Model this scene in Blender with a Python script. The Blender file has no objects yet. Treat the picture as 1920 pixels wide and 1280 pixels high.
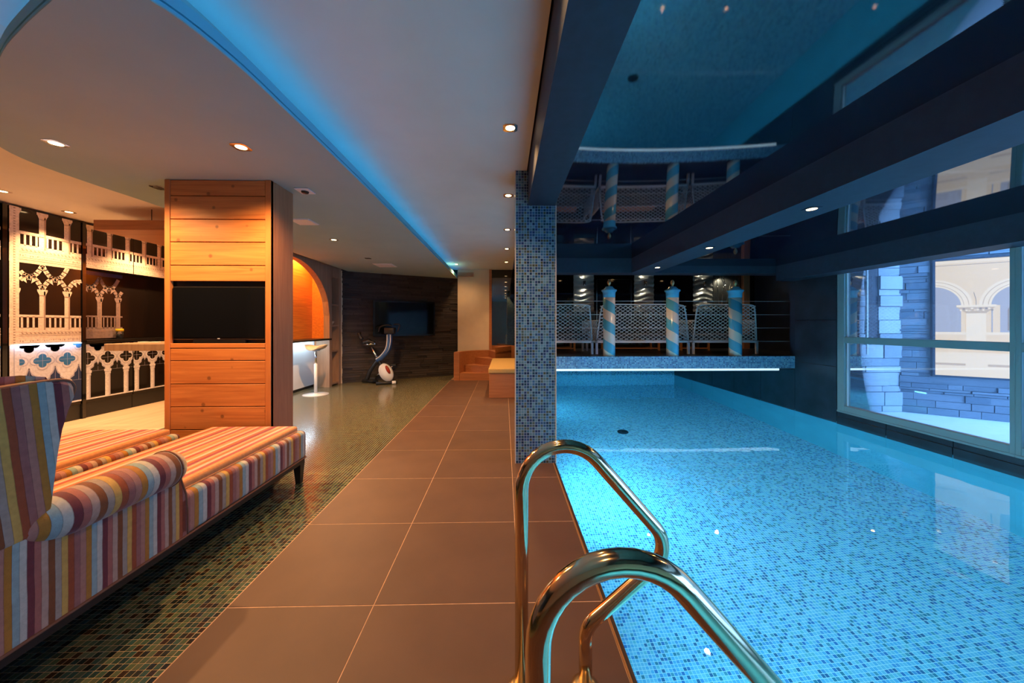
import bpy, bmesh, math, random
from mathutils import Vector, Matrix
import numpy as np
random.seed(7)
R = math.radians
SC = bpy.context.scene
COL = SC.collection

# ------------------------------------------------------------------ camera, world, exposure
cd = bpy.data.cameras.new('camera'); cam = bpy.data.objects.new('camera', cd); COL.objects.link(cam)
cam.location = (0, 0, 1.17)
cam.rotation_euler = (R(90), 0, -math.atan(14/647))
cd.sensor_width = 36; cd.lens = 647/1920*36; cd.shift_y = -30/1920
cd.clip_start = 0.02; cd.clip_end = 200
SC.camera = cam
wd = bpy.data.worlds.new('sky'); SC.world = wd; wd.use_nodes = True
bg = wd.node_tree.nodes['Background']
bg.inputs[0].default_value = (0.19, 0.46, 1.0, 1); bg.inputs[1].default_value = 7.5
SC.view_settings.view_transform = 'Standard'; SC.view_settings.look = 'None'
SC.view_settings.exposure = 0.12; SC.view_settings.gamma = 1; SC.view_settings.use_curve_mapping = False
WARM = (1.0, 0.54, 0.22)
WARMCORR = (1.0, 0.52, 0.22)
CYAN = (0.15, 0.69, 1.0)
P_SPOT = 52; P_POOL = 66; P_COVE = 3.4

# ------------------------------------------------------------------ materials
MATS = {}
def nm(name):
    m = bpy.data.materials.new(name); m.use_nodes = True
    nt = m.node_tree; b = nt.nodes['Principled BSDF']
    MATS[name] = m
    return m, nt, b
def N(nt, t, **kw):
    n = nt.nodes.new(t)
    for k, v in kw.items(): setattr(n, k, v)
    return n
def L(nt, a, b): nt.links.new(a, b)
def rgba(c): return (c[0], c[1], c[2], 1)
def plain(name, col, rough=0.5, metal=0.0, var=0.0, scale=8, bump=0.0, ior=1.5, emis=None, es=0.0, coat=0.0, sheen=0.0):
    m, nt, b = nm(name)
    b.inputs['Base Color'].default_value = rgba(col); b.inputs['Roughness'].default_value = rough
    b.inputs['Metallic'].default_value = metal; b.inputs['IOR'].default_value = ior
    b.inputs['Coat Weight'].default_value = coat; b.inputs['Sheen Weight'].default_value = sheen
    if var or bump:
        tc = N(nt, 'ShaderNodeTexCoord'); no = N(nt, 'ShaderNodeTexNoise'); no.inputs['Scale'].default_value = scale; no.inputs['Detail'].default_value = 5
        L(nt, tc.outputs['Object'], no.inputs['Vector'])
        if var:
            r = N(nt, 'ShaderNodeValToRGB')
            r.color_ramp.elements[0].color = rgba([c*(1-var) for c in col]); r.color_ramp.elements[1].color = rgba([min(1, c*(1+var)) for c in col])
            r.color_ramp.elements[0].position = .3; r.color_ramp.elements[1].position = .7
            L(nt, no.outputs['Fac'], r.inputs['Fac']); L(nt, r.outputs['Color'], b.inputs['Base Color'])
        if bump:
            bu = N(nt, 'ShaderNodeBump'); bu.inputs['Strength'].default_value = bump; bu.inputs['Distance'].default_value = .01
            L(nt, no.outputs['Fac'], bu.inputs['Height']); L(nt, bu.outputs['Normal'], b.inputs['Normal'])
    if emis:
        b.inputs['Emission Color'].default_value = rgba(emis); b.inputs['Emission Strength'].default_value = es
    return m
def ramp_const(nt, cols):
    r = N(nt, 'ShaderNodeValToRGB'); cr = r.color_ramp; cr.interpolation = 'CONSTANT'
    n = len(cols)
    cr.elements[0].color = rgba(cols[0]); cr.elements[0].position = 0
    cr.elements[1].color = rgba(cols[1]); cr.elements[1].position = 1/n
    for i in range(2, n):
        e = cr.elements.new(i/n); e.color = rgba(cols[i])
    return r
def math_n(nt, op, a=None, b=None):
    n = N(nt, 'ShaderNodeMath', operation=op)
    for i, v in enumerate((a, b)):
        if v is None: continue
        if isinstance(v, (int, float)): n.inputs[i].default_value = v
        else: L(nt, v, n.inputs[i])
    return n.outputs[0]
def mosaic(name, axes, cols, grout, pitch=.0235, gw=.10, rough=.15, spec=1.5):
    m, nt, b = nm(name)
    g = N(nt, 'ShaderNodeNewGeometry'); s = N(nt, 'ShaderNodeSeparateXYZ'); L(nt, g.outputs['Position'], s.inputs[0])
    u = math_n(nt, 'MULTIPLY', s.outputs['XYZ'.index(axes[0])], 1/pitch)
    v = math_n(nt, 'MULTIPLY', s.outputs['XYZ'.index(axes[1])], 1/pitch)
    fu, fv = math_n(nt, 'FRACT', u), math_n(nt, 'FRACT', v)
    cu, cv = math_n(nt, 'FLOOR', u), math_n(nt, 'FLOOR', v)
    cb = N(nt, 'ShaderNodeCombineXYZ'); L(nt, cu, cb.inputs[0]); L(nt, cv, cb.inputs[1])
    wn = N(nt, 'ShaderNodeTexWhiteNoise', noise_dimensions='2D'); L(nt, cb.outputs[0], wn.inputs['Vector'])
    r = ramp_const(nt, cols); L(nt, wn.outputs['Value'], r.inputs['Fac'])
    # grout mask
    du = math_n(nt, 'ABSOLUTE', math_n(nt, 'SUBTRACT', fu, .5)); dv = math_n(nt, 'ABSOLUTE', math_n(nt, 'SUBTRACT', fv, .5))
    mx = math_n(nt, 'MAXIMUM', du, dv); mask = math_n(nt, 'GREATER_THAN', mx, .5-gw/2)
    mix = N(nt, 'ShaderNodeMix', data_type='RGBA'); L(nt, mask, mix.inputs['Factor']); L(nt, r.outputs['Color'], mix.inputs['A']); mix.inputs['B'].default_value = rgba(grout)
    L(nt, mix.outputs['Result'], b.inputs['Base Color'])
    rg = math_n(nt, 'ADD', math_n(nt, 'MULTIPLY', mask, .5), rough); L(nt, rg, b.inputs['Roughness'])
    # each tile tilts a hair
    bu = N(nt, 'ShaderNodeBump'); bu.inputs['Strength'].default_value = .35; bu.inputs['Distance'].default_value = .002
    h = math_n(nt, 'ADD', math_n(nt, 'SUBTRACT', 1.0, mask), math_n(nt, 'MULTIPLY', math_n(nt, 'MULTIPLY', fu, wn.outputs['Value']), .15))
    L(nt, h, bu.inputs['Height']); L(nt, bu.outputs['Normal'], b.inputs['Normal'])
    b.inputs['IOR'].default_value = spec
    return m
def stripes(name, vec, cols, width, rough=.85):
    """stripes that change colour along the direction vec (object coordinates)"""
    m, nt, b = nm(name)
    tc = N(nt, 'ShaderNodeTexCoord'); d = N(nt, 'ShaderNodeVectorMath', operation='DOT_PRODUCT'); d.inputs[1].default_value = vec
    no = N(nt, 'ShaderNodeTexNoise'); no.inputs['Scale'].default_value = 6
    L(nt, tc.outputs['Object'], d.inputs[0]); L(nt, tc.outputs['Object'], no.inputs['Vector'])
    s = math_n(nt, 'ADD', d.outputs['Value'], math_n(nt, 'MULTIPLY', no.outputs['Fac'], .006))
    f = math_n(nt, 'FRACT', math_n(nt, 'MULTIPLY', s, 1/(width*len(cols))))
    r = ramp_const(nt, cols); L(nt, f, r.inputs['Fac'])
    fs = math_n(nt, 'FRACT', math_n(nt, 'MULTIPLY', s, 1/width))
    edge = math_n(nt, 'GREATER_THAN', math_n(nt, 'ABSOLUTE', math_n(nt, 'SUBTRACT', fs, .5)), .45)
    n2 = N(nt, 'ShaderNodeTexNoise'); n2.inputs['Scale'].default_value = 60; n2.inputs['Detail'].default_value = 4; L(nt, tc.outputs['Object'], n2.inputs['Vector'])
    val = math_n(nt, 'SUBTRACT', math_n(nt, 'ADD', .72, math_n(nt, 'MULTIPLY', n2.outputs['Fac'], .5)), math_n(nt, 'MULTIPLY', edge, .3))
    mu = N(nt, 'ShaderNodeVectorMath', operation='SCALE'); L(nt, r.outputs['Color'], mu.inputs[0]); L(nt, val, mu.inputs['Scale'])
    L(nt, mu.outputs[0], b.inputs['Base Color'])
    bu = N(nt, 'ShaderNodeBump'); bu.inputs['Strength'].default_value = .25; bu.inputs['Distance'].default_value = .004
    n3 = N(nt, 'ShaderNodeTexNoise'); n3.inputs['Scale'].default_value = 350; L(nt, tc.outputs['Object'], n3.inputs['Vector'])
    L(nt, math_n(nt, 'SUBTRACT', n3.outputs['Fac'], edge), bu.inputs['Height']); L(nt, bu.outputs['Normal'], b.inputs['Normal'])
    b.inputs['Roughness'].default_value = rough; b.inputs['Sheen Weight'].default_value = .3; b.inputs['Sheen Roughness'].default_value = .4
    return m
def wood(name, c1, c2, axis='X', scale=1.0, rough=.5, knots=0.0):
    m, nt, b = nm(name)
    tc = N(nt, 'ShaderNodeTexCoord'); oi = N(nt, 'ShaderNodeObjectInfo')
    mp = N(nt, 'ShaderNodeMapping')
    st = {'X': (1.2, 14, 22), 'Y': (14, 1.2, 22), 'Z': (14, 22, 1.2)}[axis]
    mp.inputs['Scale'].default_value = [v*scale for v in st]
    ad = N(nt, 'ShaderNodeVectorMath', operation='ADD'); L(nt, tc.outputs['Object'], ad.inputs[0])
    rv = N(nt, 'ShaderNodeCombineXYZ'); k = math_n(nt, 'MULTIPLY', oi.outputs['Random'], 7.0)
    for i in range(3): L(nt, k, rv.inputs[i])
    L(nt, rv.outputs[0], ad.inputs[1]); L(nt, ad.outputs[0], mp.inputs['Vector'])
    no = N(nt, 'ShaderNodeTexNoise'); no.inputs['Scale'].default_value = 1.6; no.inputs['Detail'].default_value = 7; no.inputs['Distortion'].default_value = .9
    L(nt, mp.outputs[0], no.inputs['Vector'])
    r = N(nt, 'ShaderNodeValToRGB'); r.color_ramp.elements[0].position = .32; r.color_ramp.elements[1].position = .68
    r.color_ramp.elements[0].color = rgba(c2); r.color_ramp.elements[1].color = rgba(c1)
    L(nt, no.outputs['Fac'], r.inputs['Fac']); out = r.outputs['Color']
    if knots:
        vo = N(nt, 'ShaderNodeTexVoronoi'); vo.inputs['Scale'].default_value = 7.0; L(nt, ad.outputs[0], vo.inputs['Vector'])
        kr = N(nt, 'ShaderNodeValToRGB'); kr.color_ramp.elements[0].position = .07; kr.color_ramp.elements[1].position = .13
        kr.color_ramp.elements[0].color = (1-knots,)*3+(1,); kr.color_ramp.elements[1].color = (1, 1, 1, 1)
        L(nt, vo.outputs['Distance'], kr.inputs['Fac'])
        mx = N(nt, 'ShaderNodeMix', data_type='RGBA', blend_type='MULTIPLY'); mx.inputs['Factor'].default_value = 1
        L(nt, out, mx.inputs['A']); L(nt, kr.outputs['Color'], mx.inputs['B']); out = mx.outputs['Result']
    L(nt, out, b.inputs['Base Color']); b.inputs['Roughness'].default_value = rough
    return m

plain('plaster', (.74, .84, .81), .9, var=.03, scale=3)
plain('raft', (.36, .50, .50), .9, var=.03, scale=3)
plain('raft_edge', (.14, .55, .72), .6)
plain('raft_gap', (.04, .20, .32), .7)
plain('navy', (.018, .025, .042), .6, var=.15, scale=20)
plain('navy_wall', (.016, .022, .036), .42, var=.2, scale=6)
plain('slate', (.020, .026, .036), .35, var=.45, scale=4, bump=.1)
plain('black_gloss', (.006, .006, .007), .06, coat=.5)
plain('black', (.012, .012, .013), .45)
plain('black_wood', (.016, .011, .009), .4)
plain('dark_glass', (.004, .005, .006), .02, ior=2.6)
plain('screen', (.004, .0045, .006), .08)
plain('bezel', (.01, .01, .011), .25)
plain('chrome', (.80, .78, .74), .13, metal=1)
plain('steel', (.86, .62, .34), .12, metal=1)
plain('brass', (.70, .48, .22), .3, metal=1)
plain('white', (.78, .78, .76), .45)
plain('white_metal', (.74, .76, .76), .35)
plain('cream', (.70, .58, .42), .8, var=.04, scale=5)
plain('beige', (.70, .50, .33), .7, var=.06, scale=9)
plain('frame_grey', (.24, .33, .33), .45)
plain('grout', (.58, .36, .23), .8, var=.2, scale=30)
plain('copper_trim', (.45, .22, .08), .4, metal=.4)
plain('deck_edge', (.045, .025, .016), .6)
plain('snow', (.82, .86, .90), .9, var=.05, scale=14, bump=.3)
plain('bowl', (.62, .48, .30), .6)
plain('stool_seat', (.58, .46, .30), .6)
plain('cushion_tan', (.56, .36, .12), .8, var=.12, scale=120, bump=.3)
plain('piping', (.20, .075, .035), .8)
plain('rattan', (.52, .56, .57), .5)
plain('pole_blue', (.10, .42, .58), .25)
plain('red', (.35, .03, .01), .35)
plain('blue_gloss', (.02, .07, .20), .3)
plain('yellow', (.8, .55, .02), .5)
plain('lamp_emit', (1, .9, .7), .5, emis=(1.0, .62, .28), es=14)
plain('cove_emit', (.1, .5, 1), .5, emis=(.07, .50, .95), es=P_COVE)
plain('led_white', (.7, .9, 1), .5, emis=(.62, .88, 1.0), es=1.0)
plain('led_bar', (.7, .85, 1), .5, emis=(.62, .82, 1.0), es=40)
plain('led_soft', (.7, .85, 1), .5, emis=(.6, .8, 1.0), es=5)
plain('led_warm', (1, .7, .2), .5, emis=(1.0, .55, .12), es=1.2)
plain('pool_lamp', (.7, .95, 1), .5, emis=(.4, .9, 1.0), es=8)
plain('silver_relief', (.55, .55, .50), .25, metal=.9)
plain('print_stone', (.70, .58, .50), .45, var=.18, scale=45)
plain('print_stone_dark', (.36, .25, .20), .45)
plain('print_stone_cool', (.62, .62, .72), .45, var=.16, scale=45)
plain('print_shade', (.42, .42, .56), .45)
plain('print_grey', (.30, .22, .21), .4, var=.2, scale=40)
plain('print_black', (.012, .009, .008), .08)
plain('print_blue', (.03, .16, .42), .15)
plain('print_navy', (.015, .03, .11), .12)
for k, c in dict(box_cream=(.86, .64, .38), box_light=(.92, .74, .50), box_dark=(.42, .40, .42), box_mid=(.60, .44, .27), box_line=(.30, .24, .18)).items():
    plain(k, [v*.12 for v in c], .5, emis=c, es=.85)
def stone_mat(name, c1, c2, sc):
    m, nt, b = nm(name)
    oi = N(nt, 'ShaderNodeObjectInfo'); tc = N(nt, 'ShaderNodeTexCoord'); no = N(nt, 'ShaderNodeTexNoise'); no.inputs['Scale'].default_value = sc; no.inputs['Detail'].default_value = 8
    L(nt, tc.outputs['Object'], no.inputs['Vector'])
    f = math_n(nt, 'ADD', math_n(nt, 'MULTIPLY', oi.outputs['Random'], .65), math_n(nt, 'MULTIPLY', no.outputs['Fac'], .45))
    r = N(nt, 'ShaderNodeValToRGB'); r.color_ramp.elements[0].color = rgba(c1); r.color_ramp.elements[1].color = rgba(c2); r.color_ramp.elements[0].position = .15; r.color_ramp.elements[1].position = .95
    L(nt, f, r.inputs['Fac']); L(nt, r.outputs['Color'], b.inputs['Base Color'])
    bu = N(nt, 'ShaderNodeBump'); bu.inputs['Strength'].default_value = .5; bu.inputs['Distance'].default_value = .01
    L(nt, no.outputs['Fac'], bu.inputs['Height']); L(nt, bu.outputs['Normal'], b.inputs['Normal']); b.inputs['Roughness'].default_value = .6
    return m
stone_mat('ledge_stone', (.010, .008, .008), (.062, .046, .042), 14)
stone_mat('court_dark', (.10, .14, .18), (.26, .30, .34), 7)
stone_mat('court_light', (.24, .28, .32), (.58, .60, .62), 7)
def deck_mat():
    m, nt, b = nm('deck_tile')
    oi = N(nt, 'ShaderNodeObjectInfo'); tc = N(nt, 'ShaderNodeTexCoord'); no = N(nt, 'ShaderNodeTexNoise'); no.inputs['Scale'].default_value = 3.5; no.inputs['Detail'].default_value = 8
    L(nt, tc.outputs['Object'], no.inputs['Vector'])
    f = math_n(nt, 'ADD', math_n(nt, 'MULTIPLY', oi.outputs['Random'], .25), math_n(nt, 'MULTIPLY', no.outputs['Fac'], .75))
    r = N(nt, 'ShaderNodeValToRGB'); r.color_ramp.elements[0].color = (.092, .044, .027, 1); r.color_ramp.elements[1].color = (.140, .070, .043, 1); r.color_ramp.elements[0].position = .25; r.color_ramp.elements[1].position = .8
    L(nt, f, r.inputs['Fac']); L(nt, r.outputs['Color'], b.inputs['Base Color']); b.inputs['Roughness'].default_value = .58
deck_mat()
POOLC = [(.22, .60, .80)]*5+[(.15, .52, .80)]*3+[(.12, .40, .72), (.05, .22, .54), (.05, .26, .38), (.10, .36, .70), (.04, .17, .36), (.20, .58, .70), (.10, .36, .50), (.26, .66, .84)]
mosaic('pool_floor_mosaic', 'XY', POOLC, (.62, .88, .92), gw=.14)
plain('pool_wall_mosaic_yz', (.07, .32, .42), .35, var=.06, scale=3)
mosaic('pool_wall_mosaic_xz', 'XZ', POOLC, (.55, .80, .82))
COLC = [(.03, .09, .16), (.06, .18, .25), (.10, .20, .20), (.015, .04, .09), (.12, .24, .26), (.04, .10, .20), (.02, .07, .10), (.09, .13, .10), (.05, .15, .27), (.13, .27, .32), (.03, .06, .14), (.08, .09, .05)]
mosaic('column_mosaic_xz', 'XZ', COLC, (.36, .50, .56), gw=.11)
mosaic('column_mosaic_yz', 'YZ', COLC, (.36, .50, .56), gw=.11)
mosaic('slab_mosaic_xz', 'XZ', [(.10, .28, .45), (.06, .20, .36), (.16, .40, .55), (.04, .13, .28), (.20, .46, .60), (.09, .25, .48)], (.45, .65, .75), gw=.16)
FLC = [(.075, .11, .06), (.05, .09, .06), (.085, .11, .065), (.04, .085, .07), (.03, .06, .05), (.014, .02, .022), (.035, .02, .012), (.07, .105, .065), (.035, .08, .07), (.02, .03, .03), (.08, .09, .055), (.02, .045, .05)]
mosaic('floor_mosaic', 'XY', FLC, (.42, .30, .14), pitch=.0235, gw=.10, rough=.17, spec=1.75)
SEQ = [(.54, .31, .065), (.30, .058, .014), (.29, .105, .085), (.39, .17, .12), (.39, .16, .016), (.25, .34, .32), (.47, .43, .34), (.14, .022, .028), (.35, .11, .08), (.43, .275, .20), (.19, .055, .012), (.33, .25, .19)]
SEQ2 = [(.62, .24, .07), (.62, .45, .30), (.46, .08, .04), (.62, .30, .10), (.64, .50, .36), (.55, .15, .04), (.36, .055, .06), (.62, .40, .20), (.58, .18, .05), (.62, .48, .36), (.44, .10, .08), (.62, .32, .12)]
stripes('velvet_side', (0, 1, 0), SEQ, .0235)
stripes('velvet_fine', (0, 1, 0), SEQ, .0168)
stripes('velvet_wing', (0, 1, .10), SEQ, .0195)
stripes('velvet_top', (1, 0, 0), SEQ2, .0255)
stripes('velvet_back', (1, 0, 0), SEQ, .0235)
wood('pine', (.60, .225, .055), (.42, .13, .028), 'X', 1.0, .5, knots=.55)
wood('pine_v', (.56, .20, .05), (.46, .15, .035), 'Z', 1.0, .5)
wood('veneer_v', (.46, .19, .085), (.37, .14, .06), 'Z', 1.3, .55)
wood('veneer_x', (.46, .18, .065), (.36, .13, .045), 'X', 1.0, .5)
wood('orange_panel', (.82, .26, .03), (.62, .16, .02), 'Y', 1.2, .45)
wood('bar_wood', (.44, .27, .16), (.33, .19, .115), 'Z', 1.2, .55)
wood('pale_floor', (.66, .52, .38), (.55, .42, .30), 'Y', .5, .4)
wood('table_wood', (.55, .25, .08), (.40, .16, .05), 'X', 1, .5)
def water_mat():
    m, nt, b = nm('water')
    b.inputs['Base Color'].default_value = (.90, .985, 1, 1); b.inputs['Roughness'].default_value = 0.0
    b.inputs['IOR'].default_value = 1.33; b.inputs['Transmission Weight'].default_value = 1
    tc = N(nt, 'ShaderNodeTexCoord'); no = N(nt, 'ShaderNodeTexNoise'); no.inputs['Scale'].default_value = 2.2; no.inputs['Detail'].default_value = 2
    L(nt, tc.outputs['Object'], no.inputs['Vector'])
    bu = N(nt, 'ShaderNodeBump'); bu.inputs['Strength'].default_value = .05; bu.inputs['Distance'].default_value = .05
    L(nt, no.outputs['Fac'], bu.inputs['Height']); L(nt, bu.outputs['Normal'], b.inputs['Normal'])
water_mat()
def mirror_mat():
    m, nt, b = nm('stretch_ceiling')
    b.inputs['Base Color'].default_value = (.004, .010, .020, 1); b.inputs['Roughness'].default_value = .012; b.inputs['IOR'].default_value = 2.1
    tc = N(nt, 'ShaderNodeTexCoord'); no = N(nt, 'ShaderNodeTexNoise'); no.inputs['Scale'].default_value = 260
    L(nt, tc.outputs['Object'], no.inputs['Vector'])
    bu = N(nt, 'ShaderNodeBump'); bu.inputs['Strength'].default_value = .02; bu.inputs['Distance'].default_value = .0008
    L(nt, no.outputs['Fac'], bu.inputs['Height']); L(nt, bu.outputs['Normal'], b.inputs['Normal'])
mirror_mat()
def glass_mat(name, col, alpha):
    """thin window glass: mostly clear with a Fresnel reflection and a faint film of mist"""
    m, nt, b = nm(name)
    nt.nodes.remove(b)
    out = [n for n in nt.nodes if n.type == 'OUTPUT_MATERIAL'][0]
    t = N(nt, 'ShaderNodeBsdfTransparent'); t.inputs[0].default_value = rgba(col)
    g = N(nt, 'ShaderNodeBsdfGlossy'); g.inputs['Roughness'].default_value = .01
    fr = N(nt, 'ShaderNodeFresnel'); fr.inputs[0].default_value = 1.45
    mx = N(nt, 'ShaderNodeMixShader'); L(nt, fr.outputs[0], mx.inputs[0]); L(nt, t.outputs[0], mx.inputs[1]); L(nt, g.outputs[0], mx.inputs[2])
    if alpha:
        d = N(nt, 'ShaderNodeBsdfTranslucent'); d.inputs[0].default_value = (.8, .9, 1, 1)
        m2 = N(nt, 'ShaderNodeMixShader'); m2.inputs[0].default_value = alpha; L(nt, mx.outputs[0], m2.inputs[1]); L(nt, d.outputs[0], m2.inputs[2]); mx = m2
    L(nt, mx.outputs[0], out.inputs['Surface'])
glass_mat('window_glass', (.93, .97, 1), .05)
def spiral_mat():
    m, nt, b = nm('pole_spiral')
    tc = N(nt, 'ShaderNodeTexCoord'); s = N(nt, 'ShaderNodeSeparateXYZ'); L(nt, tc.outputs['Object'], s.inputs[0])
    a = math_n(nt, 'MULTIPLY', math_n(nt, 'ARCTAN2', s.outputs[1], s.outputs[0]), 1/(2*math.pi))
    f = math_n(nt, 'FRACT', math_n(nt, 'ADD', math_n(nt, 'ADD', math_n(nt, 'MULTIPLY', s.outputs[2], 1/.315), a), .62))
    r = ramp_const(nt, [(.68, .66, .56), (.09, .42, .58)]); L(nt, f, r.inputs['Fac']); L(nt, r.outputs['Color'], b.inputs['Base Color']); b.inputs['Roughness'].default_value = .22
spiral_mat()
def relief_mat():
    m, nt, b = nm('wave_relief')
    tc = N(nt, 'ShaderNodeTexCoord'); mp = N(nt, 'ShaderNodeMapping'); mp.inputs['Scale'].default_value = (4, 4, 26); L(nt, tc.outputs['Object'], mp.inputs[0])
    no = N(nt, 'ShaderNodeTexNoise'); no.inputs['Scale'].default_value = 2; no.inputs['Detail'].default_value = 3; L(nt, mp.outputs[0], no.inputs['Vector'])
    bu = N(nt, 'ShaderNodeBump'); bu.inputs['Strength'].default_value = .9; bu.inputs['Distance'].default_value = .02
    L(nt, no.outputs['Fac'], bu.inputs['Height']); L(nt, bu.outputs['Normal'], b.inputs['Normal'])
    b.inputs['Base Color'].default_value = (.30, .30, .28, 1); b.inputs['Metallic'].default_value = .8; b.inputs['Roughness'].default_value = .28
relief_mat()

# ------------------------------------------------------------------ mesh helpers
def root_loc(p):
    v = Vector((0, 0, 0))
    while p is not None:
        v += p.location; p = p.parent
    return v
def mk(name, verts, faces, mat, parent=None, smooth=False, mi=None):
    o0 = root_loc(parent)
    me = bpy.data.meshes.new(name)
    me.from_pydata([(v[0]-o0.x, v[1]-o0.y, v[2]-o0.z) for v in verts], [], faces)
    mats = mat if isinstance(mat, (list, tuple)) else [mat]
    for k in mats: me.materials.append(MATS[k])
    if mi is not None: me.polygons.foreach_set('material_index', mi)
    if smooth: me.polygons.foreach_set('use_smooth', [True]*len(me.polygons))
    me.update()
    o = bpy.data.objects.new(name, me); COL.objects.link(o); o.parent = parent
    return o
def bm_obj(name, bm, mat, parent=None, smooth=False):
    bmesh.ops.recalc_face_normals(bm, faces=bm.faces)
    vs = [v.co.copy() for v in bm.verts]; bm.verts.index_update()
    fs = [[v.index for v in f.verts] for f in bm.faces]; bm.free()
    return mk(name, vs, fs, mat, parent, smooth)
def box_vf(x0, x1, y0, y1, z0, z1):
    v = [(x0, y0, z0), (x1, y0, z0), (x1, y1, z0), (x0, y1, z0), (x0, y0, z1), (x1, y0, z1), (x1, y1, z1), (x0, y1, z1)]
    f = [(0, 3, 2, 1), (4, 5, 6, 7), (0, 1, 5, 4), (1, 2, 6, 5), (2, 3, 7, 6), (3, 0, 4, 7)]
    return v, f
def box(name, x0, x1, y0, y1, z0, z1, mat, parent=None, bev=0.0, seg=2):
    if bev <= 0:
        v, f = box_vf(x0, x1, y0, y1, z0, z1); return mk(name, v, f, mat, parent)
    bm = bmesh.new(); v, f = box_vf(x0, x1, y0, y1, z0, z1)
    bv = [bm.verts.new(c) for c in v]
    for q in f: bm.faces.new([bv[i] for i in q])
    bmesh.ops.bevel(bm, geom=list(bm.edges), offset=bev, segments=seg, affect='EDGES', profile=.5)
    return bm_obj(name, bm, mat, parent, smooth=seg > 1)
def boxes(name, lst, mat, parent=None):
    V, Fc = [], []
    for b in lst:
        v, f = box_vf(*b); n = len(V); V += v; Fc += [tuple(i+n for i in q) for q in f]
    return mk(name, V, Fc, mat, parent)
def prism(name, poly, h0, h1, mat, parent=None, axis='Z', bev=0.0, seg=2, smooth=False):
    """extrude a 2D polygon: axis Z -> (x,y), axis X -> (y,z), axis Y -> (x,z)"""
    def P(p, h): return {'Z': (p[0], p[1], h), 'X': (h, p[0], p[1]), 'Y': (p[0], h, p[1])}[axis]
    bm = bmesh.new()
    a = [bm.verts.new(P(p, h0)) for p in poly]; b = [bm.verts.new(P(p, h1)) for p in poly]
    n = len(poly); bm.faces.new(a); bm.faces.new(b[::-1])
    for i in range(n): bm.faces.new((a[i], a[(i+1) % n], b[(i+1) % n], b[i]))
    if bev > 0:
        ed = [e for e in bm.edges if (e.verts[0] in a) == (e.verts[1] in a)]
        bmesh.ops.bevel(bm, geom=ed, offset=bev, segments=seg, affect='EDGES', profile=.5)
    return bm_obj(name, bm, mat, parent, smooth)
def tube_vf(path, r, n=12, closed_ends=True):
    V, Fc = [], []; pts = [Vector(p) for p in path]; rs = r if isinstance(r, (list, tuple)) else [r]*len(pts)
    T = [(pts[min(i+1, len(pts)-1)]-pts[max(i-1, 0)]).normalized() for i in range(len(pts))]
    up = Vector((0, 0, 1)) if abs(T[0].z) < .9 else Vector((0, 1, 0))
    nrm = (up-T[0]*up.dot(T[0])).normalized()
    for i, p in enumerate(pts):
        nrm = (nrm-T[i]*nrm.dot(T[i])).normalized(); bn = T[i].cross(nrm)
        for k in range(n):
            a = 2*math.pi*k/n; V.append(p+(nrm*math.cos(a)+bn*math.sin(a))*rs[i])
    for i in range(len(pts)-1):
        for k in range(n):
            Fc.append((i*n+k, i*n+(k+1) % n, (i+1)*n+(k+1) % n, (i+1)*n+k))
    if closed_ends:
        Fc.append(tuple(range(n))[::-1]); Fc.append(tuple((len(pts)-1)*n+k for k in range(n)))
    return V, Fc
def tube(name, path, r, mat, parent=None, n=12):
    V, Fc = tube_vf(path, r, n); return mk(name, V, Fc, mat, parent, smooth=True)
def tubes(name, paths, r, mat, parent=None, n=6):
    V, Fc = [], []
    for p in paths:
        v, f = tube_vf(p, r, n); k = len(V); V += v; Fc += [tuple(i+k for i in q) for q in f]
    return mk(name, V, Fc, mat, parent, smooth=True)
def lathe(name, prof, c, mat, parent=None, n=24):
    V, Fc = [], []
    for (r, z) in prof:
        for k in range(n):
            a = 2*math.pi*k/n; V.append((c[0]+r*math.cos(a), c[1]+r*math.sin(a), c[2]+z))
    for i in range(len(prof)-1):
        for k in range(n): Fc.append((i*n+k, i*n+(k+1) % n, (i+1)*n+(k+1) % n, (i+1)*n+k))
    Fc.append(tuple(range(n))[::-1]); Fc.append(tuple((len(prof)-1)*n+k for k in range(n)))
    return mk(name, V, Fc, mat, parent, smooth=True)
def smooth_path(pts, n=6):
    """Catmull-Rom through pts"""
    P = [Vector(p) for p in pts]; P = [P[0]*2-P[1]]+P+[P[-1]*2-P[-2]]; out = []
    for i in range(1, len(P)-2):
        for k in range(n):
            t = k/n; a, b, c, d = P[i-1], P[i], P[i+1], P[i+2]
            out.append(.5*((2*b)+(c-a)*t+(2*a-5*b+4*c-d)*t*t+(3*b-a-3*c+d)*t**3))
    out.append(P[-2]); return out
def fillet(pts, rad, n=8):
    P = [Vector(p) for p in pts]; out = [P[0]]
    for i in range(1, len(P)-1):
        a, b, c = P[i-1], P[i], P[i+1]; r = rad[i-1]
        d1 = (a-b).normalized(); d2 = (c-b).normalized(); ang = d1.angle(d2); t = r/math.tan(ang/2)
        p1 = b+d1*t; p2 = b+d2*t; cen = b+(d1+d2).normalized()*(r/math.sin(ang/2))
        v1, v2 = p1-cen, p2-cen; th = v1.angle(v2); ax = v1.cross(v2).normalized()
        for k in range(n+1): out.append(cen+Matrix.Rotation(th*k/n, 3, ax) @ v1)
    out.append(P[-1]); return out
def thing(name, label, cat, loc=(0, 0, 0), group=None):
    o = bpy.data.objects.new(name, None); COL.objects.link(o); o.location = loc; o.empty_display_size = .1
    return tag(o, label, cat, group)
def tag(o, label, cat, group=None):
    o['label'] = label; o['category'] = cat
    if group: o['group'] = group
    return o
def struct(o, label=None):
    o['kind'] = 'structure'
    if label: o['label'] = label
    return o
def ref_copy(o, parent, loc=(0, 0, 0), name=None):
    c = o.copy(); COL.objects.link(c); c.parent = parent; c.location = loc
    if name: c.name = name
    return c
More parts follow.
